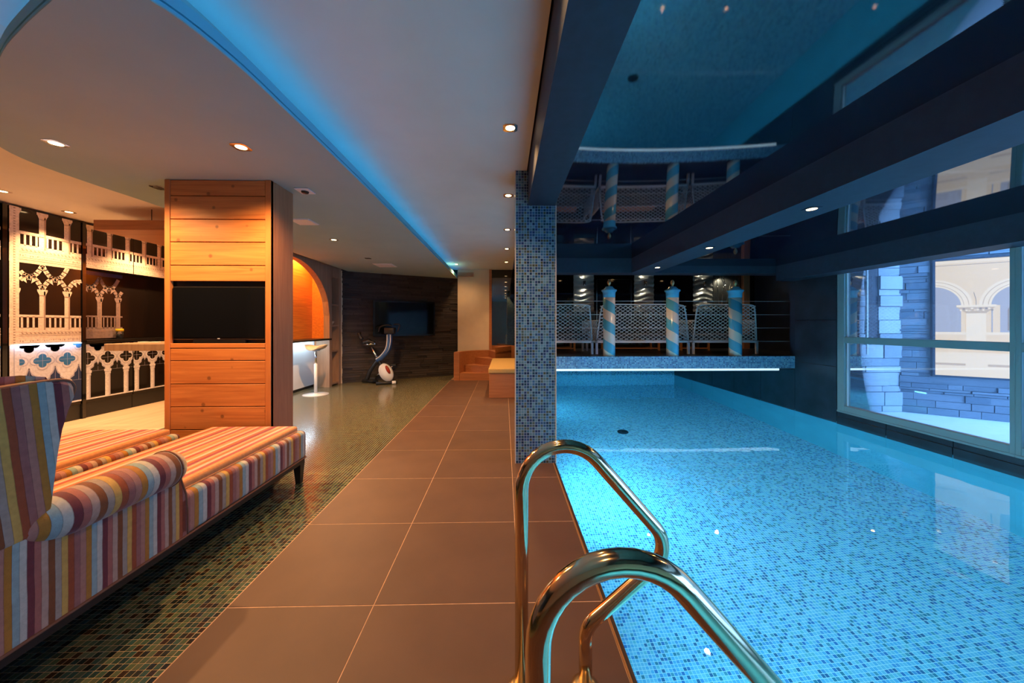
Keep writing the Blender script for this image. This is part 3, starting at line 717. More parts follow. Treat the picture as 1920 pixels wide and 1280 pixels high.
def quatre_base(p, us, ua, ub, v0, v1, spring, b, st, sh, h1, h2):
    """stone field pierced by quatrefoils above the columns and cusped arches between them"""
    p.rect(ua, ub, spring-.02, v1, st, 1)
    cv = v1-(v1-v0)*.26
    for c in us:
        for (uu, vv, rr, hh_) in ((c, cv, .074, h1), (c+b/2, v1+.005, .062, h1), (c-b/2, v1+.005, .062, h1)):
            if uu < ua-.05 or uu > ub+.05: continue
            for (q, lay, mt) in ((1.42, 2, sh), (1.28, 3, st), (1.0, 4, hh_)):
                r_ = rr*q
                pts = []
                for k in range(40):
                    a = 2*math.pi*k/40; th_ = (a+math.pi/4) % (math.pi/2)-math.pi/4; rad = r_*(.55*math.cos(th_)+math.sqrt(max(0, .45**2-(.55*math.sin(th_))**2)))*1.06
                    pts.append((clipu(uu+rad*math.cos(a), ua, ub), min(vv+rad*math.sin(a), v1)))
                p.poly(pts, mt, lay)
            if vv < v1: 
                p.rect(clipu(uu-rr, ua, ub), clipu(uu+rr, ua, ub), vv-.0012, vv+.0012, sh, 5); p.rect(clipu(uu-.0012, ua, ub), clipu(uu+.0012, ua, ub), vv-rr, vv+rr, sh, 5)
    for c in us+[us[-1]+b, us[0]-b]:
        m = c+b/2; w = b/2-.03; top = cv-.09
        prof = [(-w, v0), (-w, spring), (-w*.95, spring+.03), (-w*.55, spring+.055), (-w*.5, spring+.09), (-w*.22, spring+.115), (0, top), (w*.22, spring+.115), (w*.5, spring+.09), (w*.55, spring+.055), (w*.95, spring+.03), (w, spring), (w, v0)]
        if m+w > ua and m-w < ub:
            p.poly([(clipu(m+u, ua, ub), v) for u, v in prof], h2, 4)
            pr2 = [(m+u, v+.012) for u, v in prof[1:-1]]; pr2 = [q for q in pr2 if ua < q[0] < ub]
            if len(pr2) > 1: p.stroke(pr2, .012, sh, 3)
            p.rect(clipu(m-w, ua, ub), clipu(m+w, ua, ub), spring, spring+.002, sh, 5); p.rect(clipu(m-.001, ua, ub), clipu(m+.001, ua, ub), spring, top-.02, sh, 5)
    for c in us:
        a, b2 = clipu(c-.03, ua, ub), clipu(c+.03, ua, ub)
        if b2-a > .008:
            p.rect(a, b2, v0, spring, st, 5); p.rect(clipu(c+.012, ua, ub), b2, v0, spring-.05, sh, 6)
            p.rect(clipu(c-.042, ua, ub), clipu(c+.042, ua, ub), spring-.02, spring+.012, st, 6); p.rect(clipu(c-.034, ua, ub), clipu(c+.034, ua, ub), spring-.055, spring-.03, st, 6); p.rect(clipu(c-.034, ua, ub), clipu(c+.034, ua, ub), spring-.03, spring-.02, sh, 7)
    p.rect(ua, ub, v0-.012, v0+.006, st, 6)
XM = -5.30
PM = lambda u, v, l: (XM+.002+.0007*l, u, v)
def mural_panel(name, ya, yb, us, label):
    t = thing(name, label, 'panel', (XM-.02, (ya+yb)/2, 0))
    box('panel_board', XM-.08, XM, ya, yb, .19, 2.46, 'print_black', t)
    p = Print(PM)
    p.rect(ya, ya+.075, .95, 2.46, 'print_stone', 6); p.rect(ya+.03, ya+.045, .95, 2.45, 'print_stone_dark', 7)
    p.rect(ya, ya+.075, .2, .949, 'print_stone_cool', 8); p.rect(ya+.03, ya+.04, .2, .949, 'print_shade', 9)
    k = 0
    while .96+k*.028 < 2.44:
        p.disc(ya+.0375, .97+k*.028, .009, 'print_stone', 8, 8); k += 1
    colonnade(p, us, ya, yb, 2.035, 2.21, 2.455)
    frieze(p, ya, yb, 1.90, 2.035); p.rect(ya, yb, 1.862, 1.90, 'print_stone', 1); p.rect(ya, yb, 1.895, 1.9, 'print_stone_dark', 2)
    arcade(p, us, ya+.075, yb, 1.12, 1.56, 1.855, .224)
    p.rect(ya, yb, 1.12, 1.145, 'print_stone', 1); p.rect(ya, yb, 1.265, 1.29, 'print_stone', 1); p.rect(ya, yb, 1.26, 1.265, 'print_stone_dark', 2)
    u = ya+.09
    while u < yb-.02: p.rect(u, u+.018, 1.14, 1.27, 'print_stone', 1); u += .047
    frieze(p, ya, yb, .955, 1.12)
    quatre_base(p, us, ya+.075, yb, .24, .952, .50, .224, 'print_stone_cool', 'print_shade', 'print_blue', 'print_navy')
    p.build('print', t)
    box('panel_foot', XM-.10, XM-.01, ya, yb, 0, .19, 'black', t)
    return t
mural_panel('mural_panel', 3.805, 4.435, [3.848, 4.072, 4.296], 'tall wall panel printed with pale gothic balconies, tracery and blue quatrefoils, between two black posts')
mural_panel('mural_panel', 3.10, 3.742, [3.143, 3.367, 3.591], 'tall printed gothic facade panel at the left edge, beyond the black post')
for y, lb in ((3.745, 'black upright post at the left edge of the printed wall'), (4.435, 'black upright post between the printed panel and the kitchen unit')):
    t = thing('black_post', lb, 'post', (XM-.02, y, 0)); box('post_face', XM-.08, XM+.012, y+.006, y+.042, 0, 2.465, 'black_gloss', t); box('post_foot', XM-.06, XM+.006, y+.005, y+.043, 0, .19, 'black', t)
# kitchen unit
us2 = [4.524+.2215*k for k in range(6)]
uc = thing('upper_cabinet', 'upper kitchen cabinet printed with a row of pale columns and balustrades', 'cabinet', (XM-.02, 5.1, 1.9))
box('body', XM-.42, XM-.002, 4.482, 5.75, 1.90, 2.46, 'black', uc)
for a, b_ in ((4.482, 5.04), (5.046, 5.75)):
    d = box('door', XM-.02, XM, a+.002, b_-.002, 1.90, 2.46, 'print_black', uc)
    p = Print(PM); colonnade(p, us2, a+.002, b_-.002, 2.05, 2.215, 2.45); frieze(p, a+.002, b_-.002, 1.905, 2.05); p.build('print', d)
nb = thing('splashback', 'dark kitchen splashback printed with grey gothic arches', 'panel', (XM-.12, 5.1, .99))
box('board', XM-.13, XM-.105, 4.482, 5.75, .99, 1.90, 'print_black', nb)
p = Print(lambda u, v, l: (XM-.104+.0007*l, u, v)); us3 = [4.50, 4.722, 4.944]
arcade(p, us3, 4.484, 5.0, 1.13, 1.53, 1.80, .222, 'print_grey', 'print_stone_dark'); p.rect(4.484, 5.0, 1.28, 1.30, 'print_grey', 1); p.rect(4.484, 5.0, 1.12, 1.145, 'print_grey', 1)
u = 4.5
while u < 4.98: p.rect(u, u+.014, 1.13, 1.29, 'print_grey', 1); u += .044
frieze(p, 4.484, 5.0, 1.0, 1.12, 'print_grey'); p.rect(4.484, 5.0, 1.83, 1.88, 'print_navy', 1); p.build('print', nb)
tag(box('kitchen_worktop', XM-.13, XM+.02, 4.482, 5.75, .95, .985, 'bezel', bev=.004, seg=1), 'dark slim kitchen worktop under the printed splashback', 'worktop')
for i, (a, b_, us4) in enumerate(((4.482, 5.035, [4.50, 4.722, 4.944]), (5.041, 5.75, [5.085, 5.307, 5.529, 5.751]))):
    t = thing('base_cabinet', ['base kitchen cabinet printed with gothic arches, next to the black post', 'base kitchen cabinet printed with gothic arches, half hidden by the wooden pillar'][i], 'cabinet', (XM-.02, (a+b_)/2, 0))
    box('body', XM-.42, XM-.02, a, b_, .19, .945, 'black', t); box('plinth', XM-.40, XM-.012, a, b_, 0, .19, 'black', t)
    d = box('door', XM-.02, XM, a+.002, b_-.002, .19, .945, 'print_black', t)
    p = Print(PM); quatre_base(p, us4, a+.003, b_-.003, .24, .93, .585, .222, 'print_stone_cool', 'print_shade', 'print_black', 'print_black'); p.build('print', d)
jr = thing('snack_jar', 'clear snack jar with a yellow lid on the kitchen worktop', 'jar', (XM+.0, 4.95, .985))
jx, jy = XM-.045, 4.91
lathe('glass_body', [(.030, 0), (.036, .01), (.036, .11)], (jx, jy, .985), 'window_glass', jr, 16); lathe('lid', [(.040, .105), (.040, .135), (.036, .14)], (jx, jy, .985), 'yellow', jr, 16); lathe('contents', [(.025, .004), (.032, .015), (.030, .07)], (jx, jy, .985), 'black', jr, 12)
area((XM+.035, 4.12, .95), .5, .04, .6, (.6, .8, 1), (0, R(35), 0))
lm = tag(box('counter_led_strip', XM+.004, XM+.014, 3.82, 4.43, .950, .954, 'led_soft'), 'slim light strip above the blue quatrefoils of the printed panel', 'light strip')
# suspended wooden canopy and bar slab behind the pillar cabinet
cn_ = thing('hanging_canopy', 'flat wooden canopy hanging on wires over the bar', 'canopy', (-3.8, 4.3, 2.2))
box('board', -4.53, -3.25, 3.90, 4.85, 2.225, 2.335, 'veneer_x', cn_, bev=.004, seg=1)
for x, y in ((-4.0, 4.0), (-3.4, 4.0), (-4.0, 4.75), (-3.4, 4.75)): tube('wire', [(x, y, 2.335), (x, y, ZC)], .004, 'black', cn_, 6)
bt = thing('bar_table', 'dark wooden bar slab behind the pillar cabinet with white place cards', 'table', (-3.4, 3.8, 0))
box('table_top', -4.02, -2.75, 3.55, 4.15, .915, .985, 'bar_wood', bt, bev=.004, seg=1); box('table_base', -3.1, -2.8, 3.65, 4.05, 0, .915, 'bar_wood', bt)
for i, x in enumerate((-3.95, -3.83, -3.58)):
    t = tag(box('place_card', x, x+.07, 3.80, 3.86, .985, .995, 'white', bev=.002, seg=1), ['white card on the bar slab, at its left end', 'white card on the bar slab, second from the left end', 'white card on the bar slab, nearest the pillar cabinet'][i], 'card', 'white cards on the bar slab')
# ---- bar in the arch
bc = thing('bar_counter', 'bar with a dark top and a softly lit white front in the arch', 'bar', (-3.6, 5.6, 0))
box('counter_top', -3.75, -3.30, 4.31, 6.67, .895, .925, 'black', bc, bev=.003, seg=1)
box('front_panel', -3.70, -3.64, 4.31, 6.80, .05, .893, 'white', bc); box('kick', -3.70, -3.66, 4.31, 6.80, 0, .05, 'black', bc)
box('end_panel', -3.64, -3.42, 6.70, 6.74, 0, .893, 'beige', bc); box('light_strip', -3.56, -3.53, 4.4, 6.6, .883, .8945, 'led_bar', bc)
ob = thing('orange_back_panel', 'warmly lit orange wooden back panel behind the bar arch', 'panel', (-3.6, 5.8, .925))
box('back_board', -3.72, -3.66, 4.9, 6.66, .925, 2.42, 'orange_panel', ob); box('return_board', -3.66, -3.425, 6.645, 6.665, .925, 2.42, 'orange_panel', ob)
area((-3.50, 5.5, 2.40), 42, .08, 1.8, (1, .50, .16), (0, R(14), 0))  # unseen lamp added behind the arch head to light the orange panel
sc_ = thing('bar_stool', 'white bar stool with a beige saddle seat in front of the lit bar', 'stool', (-3.20, 5.92, 0))
lathe('base', [(.20, 0), (.20, .008), (.04, .018), (.026, .03)], (-3.20, 5.92, 0), 'white_metal', sc_); tube('post', [(-3.20, 5.92, .02), (-3.20, 5.92, .52)], .026, 'white_metal', sc_, 14); tube('piston', [(-3.20, 5.92, .5), (-3.20, 5.92, .76)], .018, 'chrome', sc_, 12)
lathe('seat_plate', [(.03, .735), (.08, .755), (.03, .765)], (-3.20, 5.92, 0), 'white_metal', sc_, 16)
V, Fc = [], []; nu, nv = 16, 10
for lay in (0, 1):
    for j in range(nv+1):
        for i in range(nu+1):
            u, v = i/nu*2-1, j/nv*2-1
            rr = (1-abs(v)**3*.35); X_ = -3.20+.185*u*rr; Y_ = 5.92+.15*v*(1-abs(u)**4*.35)
            zt = .775+.065*u*u-.02*v*v; th = .045*(1-max(abs(u), abs(v))**4)+.006
            V.append((X_, Y_, zt+(th if lay else -th*.3)))
S = (nu+1)*(nv+1)
for j in range(nv):
    for i in range(nu):
        a = j*(nu+1)+i; Fc += [(a, a+nu+1, a+nu+2, a+1), (S+a, S+a+1, S+a+nu+2, S+a+nu+1)]
for i in range(nu): Fc += [(i, i+1, S+i+1, S+i), (nv*(nu+1)+i, S+nv*(nu+1)+i, S+nv*(nu+1)+i+1, nv*(nu+1)+i+1)]
for j in range(nv):
    a, b_ = j*(nu+1), (j+1)*(nu+1); Fc += [(a, S+a, S+b_, b_), (a+nu, b_+nu, S+b_+nu, S+a+nu)]
mk('seat', V, Fc, 'stool_seat', sc_, smooth=True)
# ---- wooden pillar cabinet with television
cx0, cx1, cy0, cy1 = -2.567, -1.775, 2.66, 2.935
cb = thing('pillar_cabinet', 'tall pine pillar cabinet with a television recess', 'cabinet', ((cx0+cx1)/2, (cy0+cy1)/2, 0))
box('core', cx0+.004, cx1-.012, cy0+.045, cy1, 0, ZR, 'black', cb)
box('side_panel', cx1-.012, cx1, cy0+.004, cy1, 0, ZR-.002, 'veneer_v', cb); box('side_panel', cx0, cx0+.012, cy0+.004, cy1, 0, ZR-.002, 'veneer_v', cb)
box('stile', cx0, cx0+.040, cy0, cy0+.03, 0, ZR-.002, 'pine_v', cb, bev=.002, seg=1); box('stile', cx1-.042, cx1, cy0, cy0+.03, 0, ZR-.002, 'pine_v', cb, bev=.002, seg=1)
zs = [ZR-.002, 2.152, 1.975, 1.802, 1.625, 1.504]
for a, b_ in zip(zs[1:], zs): box('plank', cx0+.042, cx1-.044, cy0+.003, cy0+.028, a+.003, b_-.003, 'pine', cb, bev=.002, seg=1)
box('ledge', cx0+.042, cx1-.044, cy0+.001, cy0+.2, 1.000, 1.034, 'pine', cb, bev=.002, seg=1)
zs = [.997, .904, .727, .554, .38, .20, 0]
for a, b_ in zip(zs[1:], zs): box('plank', cx0+.042, cx1-.044, cy0+.003, cy0+.028, a+.003, b_-.003, 'pine', cb, bev=.002, seg=1)
tv = thing('television', 'small black television set into the wooden pillar cabinet', 'television', (-2.17, 2.67, 1.04))
box('bezel', cx0+.05, cx1-.05, cy0+.012, cy0+.040, 1.062, 1.465, 'bezel', tv, bev=.004, seg=1); box('screen', cx0+.058, cx1-.058, cy0+.008, cy0+.014, 1.080, 1.458, 'screen', tv); box('stand', cx0+.2, cx1-.2, cy0+.014, cy0+.04, 1.036, 1.064, 'bezel', tv); box('logo', -2.178, -2.162, cy0+.006, cy0+.009, 1.068, 1.073, 'white_metal', tv)
# ---- chaise longues
def chaise(label):
    ox, oy = -1.85, 1.6
    t = thing('chaise_longue', label, 'chaise longue', (ox, oy, 0), 'striped velvet chaise longues')
    xa, xb = -2.21, -1.49; yf = 2.640; yk = .42
    boxes('base_rail', [(xa+.012, xb-.012, yk+.2, yf-.012, .145, .185)], 'black_wood', t)
    for lx, ly in ((xb-.012, yf-.012), (xa+.012, yf-.012), (xb-.012, .66), (xa+.012, .66)):
        sx = -1 if lx > -1.8 else 1; w0, w1 = .034, .055
        v = [(lx, ly-w0, 0), (lx+sx*w0, ly-w0, 0), (lx+sx*w0, ly, 0), (lx, ly, 0), (lx, ly-w1, .15), (lx+sx*w1, ly-w1, .15), (lx+sx*w1, ly, .15), (lx, ly, .15)]
        v = [(a-sx*0+(.010*sx if z == 0 else 0), b-(.008 if z == 0 else 0), z) for a, b, z in v]
        mk('leg', v, [(0, 3, 2, 1), (4, 5, 6, 7), (0, 1, 5, 4), (1, 2, 6, 5), (2, 3, 7, 6), (3, 0, 4, 7)], 'black_wood', t)
    box('seat_base', xa, xb, 1.60, yf, .180, .384, 'velvet_side', t, bev=.030, seg=5)
    box('seat_core', xa+.07, xb-.07, .70, 1.62, .180, .384, 'velvet_side', t)
    m = box('mattress', xa+.045, xb-.045, .95, yf-.035, .375, .424, 'velvet_top', t, bev=.018, seg=3)
    # mattress piping
    za = .386; xq, yq = .046, .036
    tube('piping', [(xb-xq, 1.0, za), (xb-xq, yf-yq-.02, za), (xb-xq-.02, yf-yq, za), (xa+xq+.02, yf-yq, za), (xa+xq, yf-yq-.02, za), (xa+xq, 1.0, za)], .006, 'velvet_top', m, 6)
    tube('welt', [(xb+.001, .62, .186), (xb+.001, yf-.02, .186), (xb-.02, yf+.001, .186), (xa+.02, yf+.001, .186), (xa-.001, yf-.02, .186), (xa-.001, .62, .186)], .006, 'piping', t, 6)
    # arms and wings
    side = [(.62, .182), (1.655, .182), (1.655, .30), (1.648, .38), (1.628, .44), (1.612, .50), (1.60, .54), (.62, .54)]
    wing = [(.60, .50), (1.162, .50), (1.164, .58), (1.172, .66), (1.180, .74), (1.192, .82), (1.208, .88), (1.224, .925), (1.230, .955), (1.222, .975), (1.198, .986), (1.15, .988), (1.05, .983), (.90, .972), (.70, .955), (.52, .93), (.50, .90), (.55, .7)]
    for sg, X0 in ((1, xb), (-1, xa)):
        sdp = prism('side_panel', side, X0, X0-sg*.075, 'velvet_fine', t, axis='X', bev=.006, seg=2)
        tube('seam', [(X0+sg*.0005, y, z) for y, z in side[1:6]], .004, 'piping', sdp, 6)
        # rolled arm, thinner to the back
        cyl = []; rr = []
        for k in range(17):
            q = k/16; y = 1.06+.555*q; ta = min(1, q/.28); cyl.append((X0-sg*(.035+.03*(1-ta)), y, .520+.004*q)); rr.append((.035+.041*ta**.6)+.006*q if k < 16 else .070)
        tube('arm_roll', cyl, rr, 'velvet_side', t, 28)
        tube('arm_welt', [(X0-sg*.035+.0815*math.cos(a_*.2244), 1.582, .524+.0815*math.sin(a_*.2244)) for a_ in range(29)], .004, 'piping', t, 6)
        wgo = prism('wing', wing, X0+sg*.004, X0-sg*.075, 'velvet_wing', t, axis='X', bev=.014, seg=3, smooth=False)
        front = wing[1:16]
        tube('piping', smooth_path([(X0-sg*.004, y, z) for y, z in front], 3), .0055, 'piping', wgo, 6)
    back = [(.62, .18), (.98, .18), (.98, .42), (1.00, .52), (.98, .70), (.94, .85), (.93, .94), (.88, .985), (.74, .990), (.58, .965), (.51, .93), (.56, .7)]
    prism('backrest', [(p.y, p.z) for p in smooth_path([(0, a, b) for a, b in back], 4)][:-1], xa+.072, xb-.072, 'velvet_back', t, axis='X', bev=.01, seg=2)
    # rounded top roll that ties the two wings together
    V2, F2 = [], []
    prof = [(1.215, .962), (1.20, .992), (1.14, 1.006), (1.0, 1.010), (.8, 1.0), (.6, .972), (.56, .94), (.8, .93), (1.1, .93)]
    ns = 10
    for k in range(ns+1):
        q = k/ns; X_ = xb-.06+(xa-xb+.12)*q; dip = .30*math.sin(math.pi*q)**.6
        for (y, z) in prof: V2.append((X_, max(y-dip*(1 if y > .9 else 0), .56), z+.004))
    n = len(prof)
    for k in range(ns):
        for i in range(n): F2.append((k*n+i, k*n+(i+1) % n, (k+1)*n+(i+1) % n, (k+1)*n+i))
    F2 += [tuple(range(n)), tuple(ns*n+i for i in range(n))[::-1]]
    mk('top_roll', V2, F2, 'velvet_side', t, smooth=True)
    return t
ch = chaise('striped velvet chaise longue nearest the walkway, with a winged back and rolled arm')
copy_tree(ch, ch.location+Vector((-.875, -.055, 0)), 'second striped velvet chaise longue, partly hidden behind the nearer one')
# ---- handrails
def rail(y, label):
    t = thing('pool_handrail', label, 'handrail', (.16, y, 0), 'pool ladder handrails')
    pts = fillet([(.055, y, -.02), (.055, y, 1.010), (.553, y, .4425), (.262, y, .196), (.262, y, -.02)], [.139, .095, .095], 14)
    tube('rail_tube', pts, .0215, 'steel', t, 24)
    for x in (.055, .262): lathe('floor_flange', [(.044, 0), (.044, .004), (.032, .010), (.023, .012)], (x, y, 0), 'brass', t)
rail(1.112, 'polished steel looped pool handrail farther from the viewer')
rail(.565, 'polished steel looped pool handrail nearest the viewer')
# ---- bench, steps
bn = thing('bench', 'wooden box bench with a tan cushion beside the mosaic pillar', 'bench', (0, 6.4, 0))
box('bench_box', -.249, .296, 5.575, 7.36, 0, .395, 'veneer_x', bn, bev=.004, seg=1); box('cushion', -.262, .296, 5.56, 7.36, .395, .475, 'cushion_tan', bn, bev=.018, seg=3)
stp = thing('curved_steps', 'curved wooden steps with a low rounded side wall', 'steps', (-.5, 7.8, 0))
def arcpts(c, r0, a0, a1, n=14): return [(c[0]+r0*math.cos(R(a0+(a1-a0)*k/n)), c[1]+.83*r0*math.sin(R(a0+(a1-a0)*k/n))) for k in range(n+1)]
cc = (-.20, 7.37)
def sector(a0, a1, r0, r1): return arcpts(cc, r1, a0, a1)+arcpts(cc, r0, a1, a0)
for i, (a0, z) in enumerate(((180, .150), (155, .30), (128, .45), (102, .60), (80, .70))):
    prism('step', [(cc[0], cc[1])]+arcpts(cc, .76, a0, 62), 0 if i == 0 else z-.15, z, 'veneer_x', stp, axis='Z')
wl = prism('side_wall', sector(180, 70, .765, .88), 0, .60, 'veneer_x', stp, axis='Z')
# ---- wall television and exercise bike
tvp = thing('wall_television', 'large black flat television on the dark stone wall', 'television', tuple(A+wdir*1.24+Vector((0, 0, .94))))
def wall_box(name, s0, s1, z0, z1, d0, d1, mat, parent):
    v, f = wall_vf(A, wdir, wn_, s0, s1, z0, z1, d0, d1); return mk(name, v, f, mat, parent)
wall_box('bezel', .585, 1.895, .945, 1.70, .045, .095, 'bezel', tvp); wall_box('screen', .625, 1.86, .985, 1.665, .094, .0975, 'screen', tvp); wall_box('bracket', .9, 1.5, 1.1, 1.5, .0, .05, 'black', tvp)
bk = thing('exercise_bike', 'folding exercise bike with a white flywheel cover and blue handlebar stem', 'exercise bike', (-2.45, 6.98, 0))
def bp(px, py, y=6.98):
    u = (px-960)/647; w_ = (610-py)/647; dx, dy = u*ca+sa, ca-u*sa; return (dx/dy*y, y, 1.17+w_/dy*y)
tube('rear_foot', [(-3.02+.12, 7.12, .035), (-2.58, 6.86+.2, .035)], .03, 'black', bk); tube('front_foot', [(-2.52, 6.82, .035), (-2.15, 6.95, .035)], .03, 'black', bk)
tube('foot_cap', [(-2.24, 6.918, .035), (-2.17, 6.943, .035)], .033, 'white', bk)
tube('rear_frame', smooth_path([bp(688, 711), bp(694, 695), bp(705, 680), bp(716, 668)], 5), .04, 'black', bk)
tube('front_frame', smooth_path([bp(727, 712), bp(722, 700), bp(714, 683), bp(706, 670)], 5), .035, 'black', bk)
st_ = tube('handlebar_stem', smooth_path([bp(707, 676), bp(718, 668), bp(728, 655), bp(731, 640), bp(731, 625)], 6), .048, 'blue_gloss', bk)
for dx in (-.045, .02): tube('stem_stripe', smooth_path([(a+dx, b-.035, c) for a, b, c in (bp(710, 673), bp(719, 666), bp(728, 654), bp(731, 640), bp(731, 627))], 6), .011, 'white_metal', st_, 6)
tube('seat_post', [bp(712, 680), bp(697, 651)], .02, 'chrome', bk); tube('seat_slide', [bp(681, 646), bp(704, 644)], .025, 'chrome', bk); tube('saddle', smooth_path([bp(681, 642), bp(690, 640), bp(703, 643)], 4), [.05]*4+[.06]*2+[.035]*3, 'black', bk)
tube('seat_back', smooth_path([bp(673, 624), bp(675, 630), bp(679, 636)], 4), .035, 'black_wood', bk)
o = lathe('flywheel_cover', [(.02, -.05), (.17, -.045), (.185, 0), (.17, .045), (.02, .05)], (0, 0, 0), 'white', None, 28)
o.parent = bk; c_ = bp(724, 698); o.location = Vector(c_)-bk.location; o.rotation_euler = (R(90), 0, 0); o.rotation_euler.y = R(0); o.scale = (.72, 1.06, 1); o.rotation_mode = 'XYZ'
o.rotation_euler = (R(90), R(-28), 0)
p_ = lathe('red_flash', [(.02, -.02), (.09, -.015), (.095, 0), (.09, .015), (.02, .02)], (0, 0, 0), 'red', None, 20); p_.parent = bk; p_.location = Vector(bp(729, 692))-bk.location+Vector((0, -.055, 0)); p_.rotation_euler = (R(90), R(-28), 0); p_.scale = (.34, .95, 1)
lathe_c = tube('crank', [bp(716, 697), bp(704, 705)], .012, 'chrome', bk); tube('crank', [bp(728, 694), bp(738, 684)], .012, 'chrome', bk)
for q in ((702, 708), (740, 683)): a, b_, c_ = bp(*q); box('pedal', a-.05, a+.05, b_-.10, b_-.02, c_-.02, c_+.02, 'black', bk, bev=.006, seg=1)
box('console', bp(722, 0)[0], bp(741, 0)[0], 6.90, 7.02, bp(0, 626)[2], bp(0, 614)[2], 'black', bk, bev=.02, seg=2)
tube('handlebar', smooth_path([bp(710, 622), bp(713, 613), bp(724, 609), bp(735, 611)], 5), .013, 'black', bk, 8); tube('handlebar', smooth_path([bp(745, 622), bp(749, 609), bp(738, 608)], 5), .013, 'black', bk, 8)
# ---- terrace: striped poles, cables, lattice sofas, tables, wall reliefs
plab = ['blue and cream spiral striped pole nearest the mosaic pillar', 'middle one of the blue and cream spiral striped poles', 'blue and cream spiral striped pole nearest the dark blue wall']
pole = None
for i, x in enumerate((1.616, 2.605, 3.594)):
    if pole is None:
        pole = thing('striped_pole', plab[0], 'pole', (x, 5.30, .7), 'spiral striped poles on the terrace edge')
        lathe('shaft', [(.090, 0), (.090, .08), (.091, .98)], (x, 5.3, .7), 'pole_spiral', pole, 32)
        lathe('collar', [(.092, .90), (.094, .96), (.098, .985), (.115, 1.0), (.115, 1.018), (.098, 1.025)], (x, 5.3, .7), 'pole_blue', pole, 32)
        lathe('cap', [(.085, 1.02), (.080, 1.04), (.062, 1.05), (.055, 1.068), (.02, 1.075)], (x, 5.3, .7), 'pole_blue', pole, 28)
        lathe('finial', [(.010, 1.07), (.014, 1.09), (.026, 1.115), (.030, 1.135), (.022, 1.16), (.008, 1.175)], (x, 5.3, .7), 'brass', pole, 18)
    else: copy_tree(pole, (x, 5.30, .7), plab[i])
for i, z in enumerate((.92, 1.13, 1.34, 1.55)):
    tag(tube('railing_cable', [(.40, 5.36, z), (5.14, 5.36, z)], .0028, 'white_metal', None, 6), ['lowest', 'second lowest', 'second highest', 'highest'][i]+' thin steel cable stretched between the striped poles', 'cable', 'railing cables')
def sofa(x0, x1, label):
    t = thing('lattice_sofa', label, 'sofa', ((x0+x1)/2, 6.0, .7), 'white lattice sofas on the terrace')
    ya, yb = 5.62, 6.32
    boxes('base_frame', [(x0, x1, ya, ya+.035, .885, .92), (x0, x1, yb-.035, yb, .885, .92), (x0, x0+.035, ya, yb, .885, .92), (x1-.035, x1, ya, yb, .885, .92)], 'white_metal', t)
    for x in (x0, x1-.035):
        for y in (ya, yb-.035): box('leg', x, x+.035, y, y+.035, .70, .885, 'white_metal', t)
    def lattice(P, n, rows, z0, z1, taper):
        paths = []
        for k in range(n):
            for ph in (0, 1):
                path = []
                for r_ in range(rows*2+1):
                    s = (k+((r_+ph) % 2))/n; q = r_/(rows*2); 
                    path.append(P((s-.5)*(1-taper*q)+.5, z0+(z1-z0)*q))
                paths.append(path)
        return paths
    n = max(5, int((x1-x0)/.088))
    P1 = lambda s, z: (x0+.02+(x1-x0-.04)*s, ya+.02-.05*(z-.92), z)
    bl = tubes('back_lattice', lattice(P1, n, 5, .92, 1.49, .07), .0095, 'rattan', t, 5)
    tube('back_rim', smooth_path([P1(.0, .93), P1(.02, 1.2), P1(.045, 1.42), P1(.10, 1.505), P1(.5, 1.512), P1(.90, 1.505), P1(.955, 1.42), P1(.98, 1.2), P1(1, .93)], 5), .011, 'rattan', t, 8)
    for xx, sg in ((x0+.02, 1), (x1-.02, -1)):
        P2 = lambda s, z: (xx+sg*.05*(z-.92)*.8, ya+.02+(yb-ya-.04)*s, z)
        tubes('arm_lattice', lattice(P2, 6, 3, .92, 1.24, .05), .0085, 'rattan', t, 5)
        tube('arm_rim', [P2(0, 1.25), P2(.5, 1.25), P2(.95, 1.24), P2(1, .93)], .010, 'rattan', t, 8)
    box('seat_cushion', x0+.06, x1-.06, ya+.08, yb-.02, .925, 1.02, 'slate', t, bev=.02, seg=2)
    return t
sofa(.45, 1.455, 'white lattice sofa partly hidden by the mosaic pillar'); sofa(1.495, 3.055, 'wide white lattice sofa in the middle of the terrace'); sofa(3.10, 4.20, 'white lattice sofa at the right end of the terrace')
for i, (x0, x1) in enumerate(((.75, 1.35), (1.9, 2.95), (3.3, 3.9))):
    t = thing('low_table', ['low wooden table behind the sofa next to the mosaic pillar', 'low wooden table behind the wide middle sofa', 'low wooden table behind the right end sofa'][i], 'table', ((x0+x1)/2, 6.6, .7), 'low wooden tables on the terrace')
    box('table_top', x0, x1, 6.42, 6.85, .90, .93, 'table_wood', t, bev=.003, seg=1)
    for x in (x0+.02, x1-.055):
        for y in (6.44, 6.80): box('leg', x, x+.035, y, y+.035, .70, .90, 'table_wood', t)
    box('stretcher', x0+.02, x1-.02, 6.45, 6.47, .73, .75, 'table_wood', t); box('stretcher', x0+.02, x1-.02, 6.81, 6.83, .73, .75, 'table_wood', t)
rl = ['silver wave relief with a wall lamp, nearest the mosaic pillar', 'silver wave relief with a wall lamp, middle of the three', 'silver wave relief with a wall lamp, next to the shimmering metal sheet']
